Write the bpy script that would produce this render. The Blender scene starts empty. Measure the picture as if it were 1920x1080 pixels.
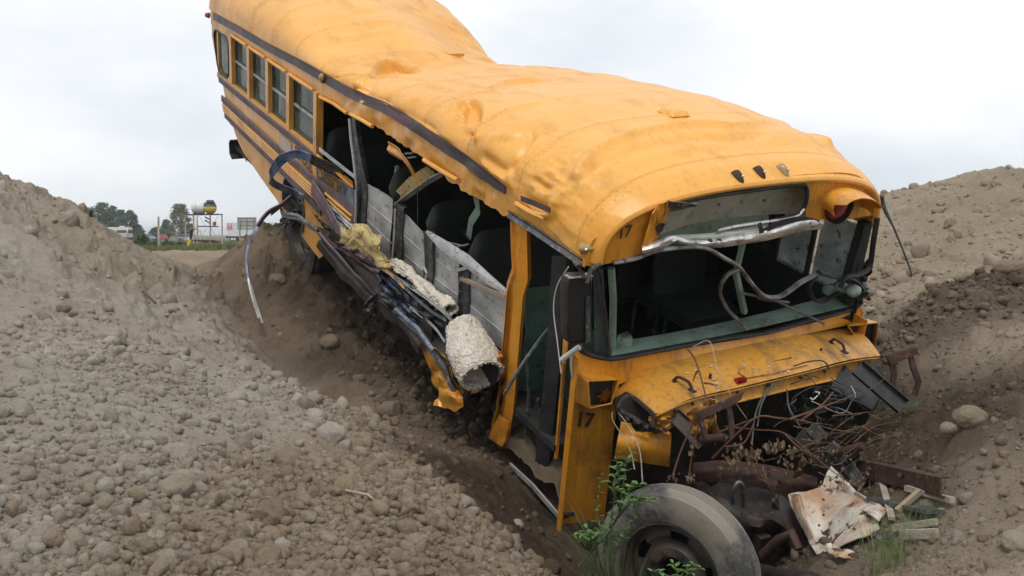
import bpy, bmesh, math, random
import numpy as np
from mathutils import Vector, Matrix
from mathutils.geometry import tessellate_polygon
random.seed(7); RNG = np.random.default_rng(11)
PI = math.pi
scene = bpy.context.scene
COL = scene.collection
# ------------------------------------------------------------------ camera
FPX = 2005.76                       # focal length in pixels of a 1920 wide picture
TILT = math.atan(100/FPX)
cam_d = bpy.data.cameras.new('camera'); cam_d.sensor_width = 36; cam_d.lens = FPX/1920*36
cam_d.clip_start = .05; cam_d.clip_end = 6000
cam = bpy.data.objects.new('camera', cam_d); COL.objects.link(cam)
cam.location = (0, 0, 0); cam.rotation_euler = (PI/2-TILT, 0, 0)
scene.camera = cam
# ------------------------------------------------------------------ world, sun, exposure
SUN_EL, SUN_AZ = math.radians(60), math.radians(190)
w = bpy.data.worlds.new("World"); scene.world = w; w.use_nodes = True
nt = w.node_tree; nt.nodes.clear()
N = nt.nodes.new; LK = nt.links.new
out = N('ShaderNodeOutputWorld'); bg = N('ShaderNodeBackground'); bg.inputs[1].default_value = .1
sky = N('ShaderNodeTexSky'); sky.sky_type = 'NISHITA'; sky.sun_disc = False
sky.sun_elevation = SUN_EL; sky.sun_rotation = SUN_AZ
tc = N('ShaderNodeTexCoord'); mp = N('ShaderNodeMapping'); mp.inputs['Scale'].default_value = (1, 1, 2.6)
mp.inputs['Rotation'].default_value = (0, 0, .6)
no = N('ShaderNodeTexNoise'); no.inputs['Scale'].default_value = 1.9; no.inputs['Detail'].default_value = 5; no.inputs['Roughness'].default_value = .5
cr = N('ShaderNodeValToRGB'); cr.color_ramp.elements[0].position = .38; cr.color_ramp.elements[1].position = .58
cr.color_ramp.elements[0].color = (.66, .725, .795, 1); cr.color_ramp.elements[1].color = (.975, .99, 1.01, 1)
sc_ = N('ShaderNodeVectorMath'); sc_.operation = 'SCALE'; sc_.inputs['Scale'].default_value = 9.6
mx = N('ShaderNodeMix'); mx.data_type = 'RGBA'; mx.inputs[0].default_value = .96
LK(tc.outputs['Generated'], mp.inputs[0]); LK(mp.outputs[0], no.inputs[0]); LK(no.outputs[0], cr.inputs[0])
LK(cr.outputs[0], sc_.inputs[0]); LK(sky.outputs[0], mx.inputs[6]); LK(sc_.outputs[0], mx.inputs[7])
LK(mx.outputs[2], bg.inputs[0]); LK(bg.outputs[0], out.inputs[0])
sl = bpy.data.lights.new('sun', 'SUN'); sl.energy = 1.45; sl.angle = math.radians(20); sl.color = (1, .96, .9)
so = bpy.data.objects.new('sun', sl); COL.objects.link(so)
so.rotation_euler = (PI/2-SUN_EL, 0, PI-SUN_AZ+0)
_dir = Vector((math.sin(SUN_AZ)*math.cos(SUN_EL), math.cos(SUN_AZ)*math.cos(SUN_EL), math.sin(SUN_EL)))
so.rotation_euler = _dir.to_track_quat('Z', 'Y').to_euler()
scene.view_settings.view_transform = 'Standard'; scene.view_settings.look = 'None'
scene.view_settings.exposure = .18; scene.view_settings.gamma = 1
# ------------------------------------------------------------------ frames
CW = np.array([[1, 0, 0], [0, -math.sin(TILT), math.cos(TILT)], [0, -math.cos(TILT), -math.sin(TILT)]])
def cam_ray(px, py): return CW @ np.array([(px-960)/FPX, (py-540)/FPX, 1.])
def at(px, py, d): return cam_ray(px, py)*d                       # world point on the sight line at depth d
def to_px(p):
    c = CW.T @ np.asarray(p, float); return 960+FPX*c[0]/c[2], 540+FPX*c[1]/c[2], c[2]
# bus frame: x forward, y from the door side to the far side, z up, origin at the sill of the front door-side corner
def _rod(r):
    r = np.array(r); t = np.linalg.norm(r); k = r/t
    K = np.array([[0, -k[2], k[1]], [k[2], 0, -k[0]], [-k[1], k[0], 0]])
    return np.eye(3)+math.sin(t)*K+(1-math.cos(t))*K@K
BM_ = CW @ _rod([1.72051237, 1.06330976, -0.60390859]); BT = CW @ np.array([0.37536096, 0.40766841, 6.50117775])
BUSM = Matrix([[*BM_[0], BT[0]], [*BM_[1], BT[1]], [*BM_[2], BT[2]], [0, 0, 0, 1]])
def b2w(p): return BM_ @ np.asarray(p, float) + BT
def w2b(p): return BM_.T @ (np.asarray(p, float)-BT)
def L(px, py, x=None, y=None, z=None, d=None):                    # a point of the bus seen at (px, py), in the bus frame
    a = BM_.T @ cam_ray(px, py); b = -BM_.T @ BT
    if d is not None: return b+d*a
    ax, v = (0, x) if x is not None else (1, y) if y is not None else (2, z)
    return b+(v-b[ax])/a[ax]*a
def fx(y): return -.10*abs(min(max(y/1.22-1, -1.05), 1.05))**3   # the nose is curved in plan
def FS(px, py, off=0.):                                            # on the curved front, `off` ahead of it
    x = off
    for _ in range(6):
        p = L(px, py, x=x); x = off+fx(p[1])
    return p
def SY(y=0.): return lambda px, py: L(px, py, y=y)
# ------------------------------------------------------------------ noise (numpy)
def _h(ix, iy, s):
    n = (ix.astype(np.int64)*374761393+iy.astype(np.int64)*668265263+s*982451653) & 0x7fffffff
    n = (n ^ (n >> 13))*1274126177 & 0x7fffffff
    return ((n ^ (n >> 16)) & 0xffff)/65535.
def vn(x, y, s=0):
    x = np.asarray(x, float); y = np.asarray(y, float)
    ix = np.floor(x); iy = np.floor(y); u = x-ix; v = y-iy; u = u*u*(3-2*u); v = v*v*(3-2*v)
    a = _h(ix, iy, s); b = _h(ix+1, iy, s); c = _h(ix, iy+1, s); d = _h(ix+1, iy+1, s)
    return ((a*(1-u)+b*u)*(1-v)+(c*(1-u)+d*u)*v)*2-1
def fbm(x, y, s=0, o=4):
    r = 0; a = 1; t = 0
    for k in range(o):
        r = r+a*vn(x*2**k+17.3*k, y*2**k-9.1*k, s+k); t += a; a *= .5
    return r/t
def billow(x, y, s=0, o=3):
    r = 0; a = 1; t = 0
    for k in range(o):
        r = r+a*(1-np.abs(vn(x*2**k+5.3*k, y*2**k-3.1*k, s+k))*2); t += a; a *= .5
    return r/t
# ------------------------------------------------------------------ materials
class NB:
    def __init__(s, name):
        s.m = bpy.data.materials.new(name); s.m.use_nodes = True; s.t = s.m.node_tree; s.t.nodes.clear()
        s.o = s.n('ShaderNodeOutputMaterial'); s.b = s.n('ShaderNodeBsdfPrincipled'); s.l(s.b.outputs[0], s.o.inputs[0])
        s.tc = s.n('ShaderNodeTexCoord')
    def n(s, k, **a):
        q = s.t.nodes.new(k)
        for i, v in a.items(): setattr(q, i, v)
        return q
    def l(s, a, b): s.t.links.new(a, b)
    def noise(s, scale=5, detail=4, rough=.6, stretch=None, lo=.4, hi=.6, dist=0, coord='Object'):
        v = s.tc.outputs[coord]
        if stretch:
            m = s.n('ShaderNodeMapping'); m.inputs['Scale'].default_value = stretch; s.l(v, m.inputs[0]); v = m.outputs[0]
        q = s.n('ShaderNodeTexNoise'); q.inputs['Scale'].default_value = scale; q.inputs['Detail'].default_value = detail
        q.inputs['Roughness'].default_value = rough; q.inputs['Distortion'].default_value = dist; s.l(v, q.inputs[0])
        r = s.n('ShaderNodeMapRange'); r.inputs[1].default_value = lo; r.inputs[2].default_value = hi; s.l(q.outputs[0], r.inputs[0])
        return r.outputs[0]
    def mix(s, f, a, b):
        q = s.n('ShaderNodeMix', data_type='RGBA')
        for i, v in ((0, f), (6, a), (7, b)):
            if isinstance(v, (tuple, list)): q.inputs[i].default_value = (*v, 1)[:4]
            elif isinstance(v, (int, float)): q.inputs[i].default_value = v
            else: s.l(v, q.inputs[i])
        return q.outputs[2]
    def math(s, op, a, b=0., clamp=False):
        q = s.n('ShaderNodeMath', operation=op, use_clamp=clamp)
        for i, v in enumerate((a, b)):
            if isinstance(v, (int, float)): q.inputs[i].default_value = v
            else: s.l(v, q.inputs[i])
        return q.outputs[0]
    def set(s, k, v):
        if isinstance(v, (int, float)): s.b.inputs[k].default_value = v
        elif isinstance(v, tuple): s.b.inputs[k].default_value = (*v, 1)[:4]
        else: s.l(v, s.b.inputs[k])
    def bump(s, h, strength=.3, dist=.01, prev=None):
        q = s.n('ShaderNodeBump'); q.inputs['Strength'].default_value = strength; q.inputs['Distance'].default_value = dist
        s.l(h, q.inputs['Height'])
        if prev is not None: s.l(prev, q.inputs['Normal'])
        s.l(q.outputs[0], s.b.inputs['Normal']); return q.outputs[0]
def simple(name, c1, c2=None, scale=8, rough=.7, metal=0, bump=0, bscale=40, bdist=.004, c3=None, spec=None, stretch=None):
    b = NB(name)
    col = c1
    if c2: col = b.mix(b.noise(scale, 5, .6, stretch, .38, .62), c1, c2)
    if c3: col = b.mix(b.noise(scale*2.7, 6, .7, stretch, .56, .64), col, c3)
    b.set('Base Color', col); b.set('Roughness', rough); b.set('Metallic', metal)
    if spec is not None: b.set('Specular IOR Level', spec)
    if bump: b.bump(b.noise(bscale, 5, .65, stretch, 0, 1), bump, bdist)
    return b.m
def paint(name, base, faded, dirt, amt=.5, seams=False, rough=.38):
    b = NB(name)
    geo = b.n('ShaderNodeSeparateXYZ'); b.l(b.tc.outputs['Object'], geo.inputs[0])
    col = b.mix(b.noise(1.6, 4, .55, None, .35, .7), base, faded)
    # bleached top of the roof
    top = b.n('ShaderNodeMapRange'); top.inputs[1].default_value = .80; top.inputs[2].default_value = 1.15; b.l(geo.outputs[2], top.inputs[0])
    col = b.mix(b.math('MULTIPLY', top.outputs[0], .75), col, faded)
    grime = b.noise(3.2, 6, .68, (.7, 1.5, 1), .5, .78)
    col = b.mix(b.math('MULTIPLY', grime, amt), col, dirt)
    rear = b.n('ShaderNodeMapRange'); rear.inputs[1].default_value = -5.6; rear.inputs[2].default_value = -8.1; b.l(geo.outputs[0], rear.inputs[0])
    col = b.mix(b.math('MULTIPLY', b.math('MULTIPLY', rear.outputs[0], b.noise(4, 5, .65, (1, 2, 1), .35, .65)), .55), col, dirt)
    st = b.noise(9, 4, .6, (4, 3, .35), .52, .8)
    col = b.mix(b.math('MULTIPLY', st, amt*.75), col, dirt)
    fine = b.noise(60, 3, .7, None, .62, .8)
    col = b.mix(b.math('MULTIPLY', fine, amt*.8), col, tuple(.5*v for v in dirt))
    chip = b.noise(7, 7, .75, (1, 1.5, 1), .665, .68)
    col = b.mix(b.math('MULTIPLY', chip, .8), col, (.12, .055, .05))
    scr = b.noise(5, 6, .7, (.6, 2.2, 1.2), .69, .72)
    col = b.mix(b.math('MULTIPLY', scr, .6), col, (.28, .27, .3))
    b.set('Base Color', col)
    b.set('Roughness', b.math('ADD', b.math('MULTIPLY', grime, .3), rough)); b.set('Coat Weight', .18); b.set('Coat Roughness', .28)
    n1 = b.bump(b.noise(2.5, 3, .5, None, 0, 1), .14, .03)
    if seams:
        m = b.math('PINGPONG', b.math('ADD', geo.outputs[0], .1), .355)
        q = b.n('ShaderNodeMapRange'); q.inputs[1].default_value = 0; q.inputs[2].default_value = .014; b.l(m, q.inputs[0])
        b.bump(q.outputs[0], .85, .009, n1)
    else: b.bump(b.noise(90, 3, .6, None, 0, 1), .12, .002, n1)
    return b.m
M = {}
M['roof'] = paint('roof_paint', (.72, .31, .022), (.84, .42, .085), (.22, .13, .05), .42, True, .42)
M['yellow'] = paint('yellow_paint', (.68, .255, .010), (.70, .32, .035), (.15, .075, .025), .95)
M['side'] = paint('side_paint', (.66, .28, .025), (.68, .34, .07), (.20, .12, .05), .8)
M['hood'] = paint('hood_paint', (.56, .245, .02), (.60, .31, .07), (.13, .085, .045), 1.25)
M['stripe'] = simple('faded_stripe', (.026, .024, .03), (.115, .052, .060), 2.0, .5, 0, .2, 30, c3=(.09, .085, .09))
M['maroon'] = simple('maroon_rail', (.155, .095, .105), (.07, .05, .058), 5, .55, 0, .2, 40, c3=(.16, .11, .11))
M['blue'] = simple('blue_rail', (.03, .055, .12), (.19, .215, .26), 9, .4, .1, .2, 30, c3=(.02, .025, .04))
M['alu'] = simple('weathered_aluminium', (.50, .50, .49), (.37, .365, .36), 5, .5, .3, .15, 25, c3=(.19, .17, .15))
M['bluebright'] = simple('bright_blue_rail', (.06, .115, .26), (.28, .34, .44), 8, .4, .1, .2, 30, c3=(.03, .04, .06))
M['steel'] = simple('scuffed_steel', (.14, .145, .15), (.06, .06, .065), 9, .45, .5, .2, 40, c3=(.3, .3, .3))
M['chrome'] = simple('bent_chrome', (.82, .81, .79), (.58, .56, .54), 10, .3, .5, .2, 25, c3=(.10, .085, .07))
M['black'] = simple('black_rubber', (.012, .012, .013), (.03, .029, .028), 12, .55, 0, .2, 60)
M['near_black'] = simple('dark_interior', (.012, .012, .011), (.025, .023, .02), 5, .9)  # plain near-black for linings and enclosed parts
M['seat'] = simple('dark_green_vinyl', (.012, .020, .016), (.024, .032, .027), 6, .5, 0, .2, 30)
M['green'] = simple('pale_green_enamel', (.235, .34, .275), (.16, .235, .19), 5, .5, 0, .15, 30, c3=(.16, .12, .09))
M['dgreen'] = simple('dark_green_enamel', (.05, .085, .068), (.028, .05, .042), 4, .5, 0, .15, 30)
M['signwhite'] = simple('sign_box_lining', (.46, .49, .44), (.36, .38, .33), 7, .6, 0, .15, 30, c3=(.26, .24, .2))
M['rust'] = simple('rusty_steel', (.075, .035, .024), (.035, .02, .018), 9, .75, .2, .5, 45, c3=(.16, .075, .04))
M['rustpale'] = simple('burnt_white_panel', (.62, .59, .52), (.40, .22, .11), 3.2, .6, .1, .4, 25, c3=(.10, .045, .03))
M['darkmetal'] = simple('greasy_dark_metal', (.026, .023, .022), (.055, .04, .034), 8, .6, .3, .4, 35, c3=(.11, .07, .05))
M['foam'] = simple('white_foam', (.76, .70, .61), (.62, .55, .45), 12, .95, 0, 1, 45, .02)
M['yfoam'] = simple('yellow_glass_wool', (.64, .49, .21), (.52, .39, .17), 9, .95, 0, .9, 50, .015, c3=(.15, .1, .06))
M['wood'] = simple('weathered_wood', (.42, .37, .30), (.28, .23, .17), 10, .85, 0, .4, 50, stretch=(1, 1, 8))
M['twig'] = simple('red_brown_twig', (.14, .06, .035), (.09, .045, .03), 20, .8, 0, .3, 60)
M['dryleaf'] = simple('dry_leaf', (.20, .135, .075), (.10, .065, .04), 20, .85)
M['leaf'] = simple('fresh_leaf', (.07, .145, .038), (.13, .22, .065), 12, .5)
M['broom'] = simple('broom_stem', (.045, .085, .025), (.07, .11, .035), 12, .6)
M['grassblade'] = simple('grass_blade', (.10, .16, .04), (.17, .20, .07), 12, .6)
M['wire'] = simple('grey_wire', (.10, .10, .10), (.03, .03, .03), 12, .5)
M['wgreen'] = simple('green_wire', (.04, .22, .14), None, 12, .5)
M['wwhite'] = simple('white_wire', (.5, .5, .48), None, 12, .5)
M['white'] = simple('white_paint', (.66, .68, .70), (.56, .58, .60), 3, .5)
M['text'] = simple('black_lettering', (.03, .018, .012), (.07, .035, .02), 25, .6)
M['redmark'] = simple('red_lettering', (.62, .09, .10), None, 3, .6)
M['red'] = simple('red_paint', (.42, .03, .035), (.3, .02, .025), 3, .4)
M['greycar'] = simple('silver_paint', (.30, .34, .38), (.22, .26, .3), 3, .35, .3)
M['carglass'] = simple('dark_glass', (.05, .065, .075), None, 3, .1)
M['tankyellow'] = simple('yellow_tank_paint', (.62, .46, .06), (.5, .36, .04), 3, .5)
M['tanktop'] = simple('black_tank_paint', (.03, .03, .035), (.07, .07, .075), 3, .5)
M['rustwhite'] = simple('rust_streaked_white', (.55, .52, .5), (.36, .2, .15), 1.2, .7)
M['signback'] = simple('sign_back', (.40, .43, .42), (.33, .36, .35), .8, .6)
M['tanwood'] = simple('tan_post', (.33, .26, .17), (.26, .2, .13), 1, .8)
M['cream'] = simple('cream_paint', (.72, .66, .58), (.62, .5, .42), .6, .5)
M['amber'] = simple('amber_lens', (.42, .26, .06), (.3, .22, .12), 20, .3)
M['concrete'] = simple('gravel_stone', (.26, .22, .17), (.19, .155, .12), 9, .9, 0, .5, 60)
b = NB('red_lens'); b.set('Base Color', b.mix(b.noise(14, 3, .5), (.20, .008, .006), (.34, .02, .012))); b.set('Roughness', .2); b.set('Coat Weight', .5); M['lens'] = b.m
def glass(name, tint, dirt, dirtamt, spots=False):
    b = NB(name)
    tr = b.n('ShaderNodeBsdfTransparent'); tr.inputs[0].default_value = (*tint, 1)
    gl = b.n('ShaderNodeBsdfGlossy'); gl.inputs['Roughness'].default_value = .06; gl.inputs[0].default_value = (.9, .9, .9, 1)
    fr = b.n('ShaderNodeFresnel'); fr.inputs[0].default_value = 1.5
    m1 = b.n('ShaderNodeMixShader'); b.l(fr.outputs[0], m1.inputs[0]); b.l(tr.outputs[0], m1.inputs[1]); b.l(gl.outputs[0], m1.inputs[2])
    b.set('Base Color', b.mix(b.noise(6, 4), dirt, tuple(.6*v for v in dirt))); b.set('Roughness', .8)
    m2 = b.n('ShaderNodeMixShader'); b.l(m1.outputs[0], m2.inputs[1]); b.l(b.b.outputs[0], m2.inputs[2])
    b.l(b.math('ADD', b.math('MULTIPLY', b.noise(5, 5, .6, None, .35, .75), dirtamt), dirtamt*.4), m2.inputs[0])
    last = m2
    if spots:
        d = b.n('ShaderNodeBsdfDiffuse'); d.inputs[0].default_value = (.03, .03, .025, 1)
        m3 = b.n('ShaderNodeMixShader'); b.l(b.noise(20, 5, .65, None, .625, .65), m3.inputs[0]); b.l(m2.outputs[0], m3.inputs[1]); b.l(d.outputs[0], m3.inputs[2]); last = m3
    b.l(last.outputs[0], b.o.inputs[0]); return b.m
M['glass'] = glass('grimy_window_glass', (.24, .31, .28), (.13, .18, .14), .6)
M['doorgreen'] = simple('door_panel_green', (.095, .17, .135), (.065, .12, .095), 4, .5, 0, .15, 30, c3=(.05, .05, .04))
M['dustglass'] = glass('dusty_far_glass', (.97, .99, .98), (.66, .70, .68), .42, True)
M['tornglass'] = glass('crazed_glass_sheet', (.55, .66, .63), (.22, .3, .28), .4)
# dirt: first channel = moist dark soil plus shade painted under the bus, "tone" = pale/brown, "grass" = turf cover
def dirt_mat(name, rock=False):
    b = NB(name)
    at_ = b.n('ShaderNodeAttribute', attribute_name='mixc'); sp = b.n('ShaderNodeSeparateColor'); b.l(at_.outputs[0], sp.inputs[0])
    wet_shade, tone, turf = sp.outputs[0], sp.outputs[1], sp.outputs[2]
    pale = b.mix(b.noise(1.3, 5, .6, None, .35, .65), (.46, .405, .325), (.54, .485, .405))
    brown = b.mix(b.noise(1.7, 5, .6, None, .35, .65), (.31, .232, .15), (.39, .305, .21))
    c = b.mix(tone, pale, brown)
    c = b.mix(b.math('MULTIPLY', b.noise(9, 6, .7, None, .5, .75), .35), c, (.24, .19, .135))
    c = b.mix(b.math('MULTIPLY', b.noise(45, 4, .7, None, .52, .75), .5), c, (.43, .385, .315))
    damp_shade = b.mix(b.noise(4, 5, .6), (.055, .037, .025), (.105, .072, .048))  # moist soil colour, also used to paint the shade under the bus
    c = b.mix(wet_shade, c, damp_shade)
    if not rock:
        grass = b.mix(b.noise(.12, 6, .7), (.115, .125, .045), (.17, .165, .075))
        grass = b.mix(b.math('MULTIPLY', b.noise(.8, 6, .75), .6), grass, (.07, .10, .035))
        c = b.mix(turf, c, grass)
    b.set('Base Color', c); b.set('Specular IOR Level', .2)
    b.set('Roughness', b.math('SUBTRACT', .97, b.math('MULTIPLY', wet_shade, .28)))
    n1 = b.bump(b.noise(14, 7, .75, None, 0, 1), 1.0, .05 if not rock else .03)
    b.bump(b.noise(90, 5, .8, None, 0, 1), 1.0, .014, n1)
    return b.m
M['dirt'] = dirt_mat('pit_dirt'); M['rock'] = dirt_mat('dusty_stone', True)
# ------------------------------------------------------------------ mesh tools
class MB:
    def __init__(s): s.v = []; s.f = []
    def add(s, vs, fs):
        o = len(s.v); s.v += [tuple(float(c) for c in p) for p in vs]; s.f += [tuple(o+i for i in f) for f in fs]; return s
    def box(s, c, size, rot=None):
        h = np.array(size)/2; R = np.array(rot) if rot is not None else np.eye(3)
        P = [R@(h*np.array(k))+np.array(c) for k in ((-1,-1,-1),(1,-1,-1),(1,1,-1),(-1,1,-1),(-1,-1,1),(1,-1,1),(1,1,1),(-1,1,1))]
        return s.add(P, [(0,3,2,1),(4,5,6,7),(0,1,5,4),(1,2,6,5),(2,3,7,6),(3,0,4,7)])
    def beam(s, a, b, w, h, up=(0, 0, 1)):
        a = np.array(a, float); b = np.array(b, float); z = b-a; l = np.linalg.norm(z); z /= l
        u = np.cross(z, up); 
        if np.linalg.norm(u) < 1e-4: u = np.cross(z, (1, 0, 0))
        u /= np.linalg.norm(u); v = np.cross(u, z)
        return s.box((a+b)/2, (w, h, l), np.stack([u, v, z], 1))
    def tube(s, pts, r, seg=8, cap=True, flat=1.):
        P = [np.array(p, float) for p in pts]; n = len(P); rs = r if hasattr(r, '__len__') else [r]*n
        T = [(P[min(i+1, n-1)]-P[max(i-1, 0)]) for i in range(n)]; T = [t/(np.linalg.norm(t)+1e-9) for t in T]
        u = np.cross(T[0], (0, 0, 1)); 
        if np.linalg.norm(u) < .05: u = np.cross(T[0], (0, 1, 0))
        u /= np.linalg.norm(u); vs = []
        for i in range(n):
            u = u-T[i]*(u@T[i]); u /= np.linalg.norm(u)+1e-9; v = np.cross(T[i], u)
            for k in range(seg):
                a = 2*PI*k/seg; vs.append(P[i]+rs[i]*(math.cos(a)*u+flat*math.sin(a)*v))
        fs = [(i*seg+k, i*seg+(k+1)%seg, (i+1)*seg+(k+1)%seg, (i+1)*seg+k) for i in range(n-1) for k in range(seg)]
        if cap: fs += [tuple(range(seg))[::-1], tuple((n-1)*seg+k for k in range(seg))]
        return s.add(vs, fs)
    def grid(s, G, hole=None, close_u=False):
        G = np.asarray(G, float); a, b = G.shape[:2]
        fs = []
        for i in range(a-1 if not close_u else a):
            for j in range(b-1):
                if hole is not None and hole(i, j): continue
                i2 = (i+1) % a
                fs.append((i*b+j, i2*b+j, i2*b+j+1, i*b+j+1))
        return s.add(G.reshape(-1, 3), fs)
    def sheet(s, G, th, nrm=None, hole=None):                       # a grid with thickness th along -normal
        G = np.asarray(G, float); a, b = G.shape[:2]
        du = np.gradient(G, axis=0); dv = np.gradient(G, axis=1); n = np.cross(du, dv)
        n /= np.linalg.norm(n, axis=2, keepdims=True)+1e-9
        if nrm is not None and (n.reshape(-1, 3)@np.array(nrm)).sum() < 0: n = -n
        H = G-n*th; o = len(s.v); nn = a*b; fs = []; ed = {}
        keep = [(i, j) for i in range(a-1) for j in range(b-1) if hole is None or not hole(i, j)]
        for i, j in keep:
            q = (i*b+j, (i+1)*b+j, (i+1)*b+j+1, i*b+j+1); fs.append(q); fs.append(tuple(k+nn for k in q[::-1]))
            for e in zip(q, q[1:]+q[:1]):
                if (e[1], e[0]) in ed: del ed[(e[1], e[0])]
                else: ed[e] = 1
        for e in ed: fs.append((e[1], e[0], e[0]+nn, e[1]+nn))
        return s.add(np.concatenate([G.reshape(-1, 3), H.reshape(-1, 3)]), fs)
    def plate(s, poly, th, nrm):                                    # flat polygon with thickness along -nrm
        P = [np.array(p, float) for p in poly]; n = len(P); nv = np.array(nrm, float); nv /= np.linalg.norm(nv)
        tri = tessellate_polygon([[Vector(p) for p in P]])
        vs = P+[p-nv*th for p in P]; fs = [tuple(t) for t in tri]+[tuple(n+i for i in t[::-1]) for t in tri]
        fs += [(i, (i+1) % n, n+(i+1) % n, n+i) for i in range(n)]
        return s.add(vs, fs)
    def ribbon(s, pts, width, prof=((-.5, 0), (.5, 0)), depth=.01, th=.004, up=None):
        # strip whose section is prof: (across in widths, out in depths); width dir = vector or list
        P = [np.array(p, float) for p in pts]; n = len(P); G = []
        for i in range(n):
            t = P[min(i+1, n-1)]-P[max(i-1, 0)]; t /= np.linalg.norm(t)
            wv = np.array(up[i] if (up is not None and hasattr(up[0], '__len__')) else up, float); wv = wv-t*(wv@t); wv /= np.linalg.norm(wv)
            nv = np.cross(t, wv); wd = width[min(i, len(width)-1)] if hasattr(width, '__len__') else width
            G.append([P[i]+wv*a*wd+nv*b_*depth for a, b_ in prof])
        return s.sheet(G, th)
    def lathe(s, prof, c, axis, seg=48, ref=(0, 0, 1), hole=None):
        ax = np.array(axis, float); ax /= np.linalg.norm(ax); u = np.cross(ax, ref); u /= np.linalg.norm(u); v = np.cross(u, ax)
        G = [[np.array(c)+ax*a+r*(math.cos(2*PI*k/seg)*u+math.sin(2*PI*k/seg)*v) for a, r in prof] for k in range(seg)]
        return s.grid(G, hole, True)
    def ico(s, c, r, sub=2, amp=.15, seed=0, squash=(1, 1, 1), rot=None):
        V, F = ICO[sub]; rr = random.Random(seed)
        ph = [rr.uniform(0, 6.28) for _ in range(9)]
        n = (np.sin(V[:, 0]*2.3+ph[0])*np.sin(V[:, 1]*2.9+ph[1])+np.sin(V[:, 2]*3.1+ph[2])*np.sin(V[:, 0]*4.2+ph[3])*.6+np.sin(V[:, 1]*6.1+ph[4])*np.sin(V[:, 2]*5.3+ph[5])*.4+np.sin(V[:, 0]*11+ph[6])*np.sin(V[:, 1]*9+ph[7])*np.sin(V[:, 2]*10+ph[8])*.35)
        P = V*(1+amp*n)[:, None]*np.array(squash)*r
        if rot is not None: P = P@np.array(rot).T
        return s.add(P+np.array(c), [tuple(f) for f in F])
    def build(s, name, mat, parent=None, smooth=True, angle=40):
        me = bpy.data.meshes.new(name); me.from_pydata(s.v, [], s.f); me.validate(); me.update()
        o = bpy.data.objects.new(name, me); COL.objects.link(o)
        me.materials.append(mat if not isinstance(mat, str) else M[mat])
        bm = bmesh.new(); bm.from_mesh(me); bmesh.ops.recalc_face_normals(bm, faces=bm.faces)
        if smooth:
            ca = math.radians(angle)
            for f in bm.faces: f.smooth = True
            for e in bm.edges:
                if len(e.link_faces) != 2 or e.calc_face_angle(0) > ca: e.smooth = False
        bm.to_mesh(me); bm.free()
        if parent is not None: o.parent = parent
        return o
def _icos():
    R = {}
    for k in (1, 2, 3, 4):
        bm = bmesh.new(); bmesh.ops.create_icosphere(bm, subdivisions=k, radius=1)
        R[k] = (np.array([v.co[:] for v in bm.verts]), np.array([[v.index for v in f.verts] for f in bm.faces])); bm.free()
    return R
ICO = _icos()
def tag(o, label=None, cat=None, group=None, kind=None):
    for k, v in (('label', label), ('category', cat), ('group', group), ('kind', kind)):
        if v: o[k] = v
    return o
def empty(name, loc, label, cat, group=None, mat=None):
    o = bpy.data.objects.new(name, None); COL.objects.link(o); o.empty_display_size = .2
    if mat is not None: o.matrix_world = mat
    else: o.location = tuple(float(c) for c in loc)
    return tag(o, label, cat, group)
def rotm(e): return np.array(Matrix.Rotation(e[2], 3, 'Z') @ Matrix.Rotation(e[1], 3, 'Y') @ Matrix.Rotation(e[0], 3, 'X'))
def rand_rot(r=random): return rotm((r.uniform(0, 6.3), r.uniform(0, 6.3), r.uniform(0, 6.3)))
def smooth_path(P, n=8):                                           # Catmull-Rom through the points
    P = [np.array(p, float) for p in P]; Q = [2*P[0]-P[1]]+P+[2*P[-1]-P[-2]]; R = []
    for i in range(1, len(Q)-2):
        for k in range(n):
            t = k/n; a, b_, c, d = Q[i-1:i+3]
            R.append(.5*((2*b_)+(c-a)*t+(2*a-5*b_+4*c-d)*t*t+(3*b_-a-3*c+d)*t**3))
    R.append(P[-1]); return R
# ------------------------------------------------------------------ terrain: a height field through measured points
CP = [# px, py, depth
 (0,343,10.5),(60,377,10.5),(150,414,11.2),(230,453,12.3),(290,478,13.5),(345,500,15),(-200,250,10),(-500,230,9.5),
 (0,500,8),(0,700,5.6),(0,900,4.2),(0,1080,3.5),(-300,700,5.6),(-300,1000,3.8),(150,500,8.9),(150,620,6.9),(250,1080,3.55),(150,800,4.9),
 (300,650,7.1),(300,800,5.3),(350,950,4.3),(500,1080,3.75),(450,720,6.8),(450,850,5.25),(600,950,4.7),(600,760,7.0),
 (700,1060,4.15),(750,900,5.5),(850,1000,4.9),(900,1050,4.95),(250,560,8.8),(350,540,10.6),(400,590,9.6),(330,520,12.5),(480,640,9.2),
 (560,680,8.9),(680,760,8.1),(800,850,7.0),(900,930,6.5),(960,1000,6.2),(1010,1060,5.9),
 (1035,1000,6.95),(980,930,7.2),(940,860,7.6),(880,800,8.1),(800,720,8.8),(700,640,9.7),(620,560,10.6),(560,520,11.4),(490,560,10.7),
 (420,490,13.6),(480,452,13.2),(540,432,12.9),(600,440,13.2),(545,434,11.5),(562,462,11.35),(592,496,11.1),(370,478,17),(440,480,14.5),(320,470,26),
 (1640,396,15),(1700,382,15.3),(1780,346,15.8),(1880,318,16),(1990,334,16),(2200,330,15.5),
 (1750,450,12.8),(1700,530,11.2),(1900,450,12.2),(1850,545,9.9),(1660,600,9.6),(1800,556,9.3),(1930,570,8.6),(2200,560,8.6),
 (1750,640,8.1),(1900,650,7.2),(1680,680,8.2),(1900,800,5.8),(1750,780,6.9),(1900,1060,4.5),(2200,900,5),(1750,950,5.5),(1700,1060,5.0),
 (1620,1060,5.3),(1480,1080,5.7),(1660,860,6.6),(1300,1200,6.3),(1100,1120,6.4),(1150,1040,6.7)]
pts_w = [at(*c) for c in CP]
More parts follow.
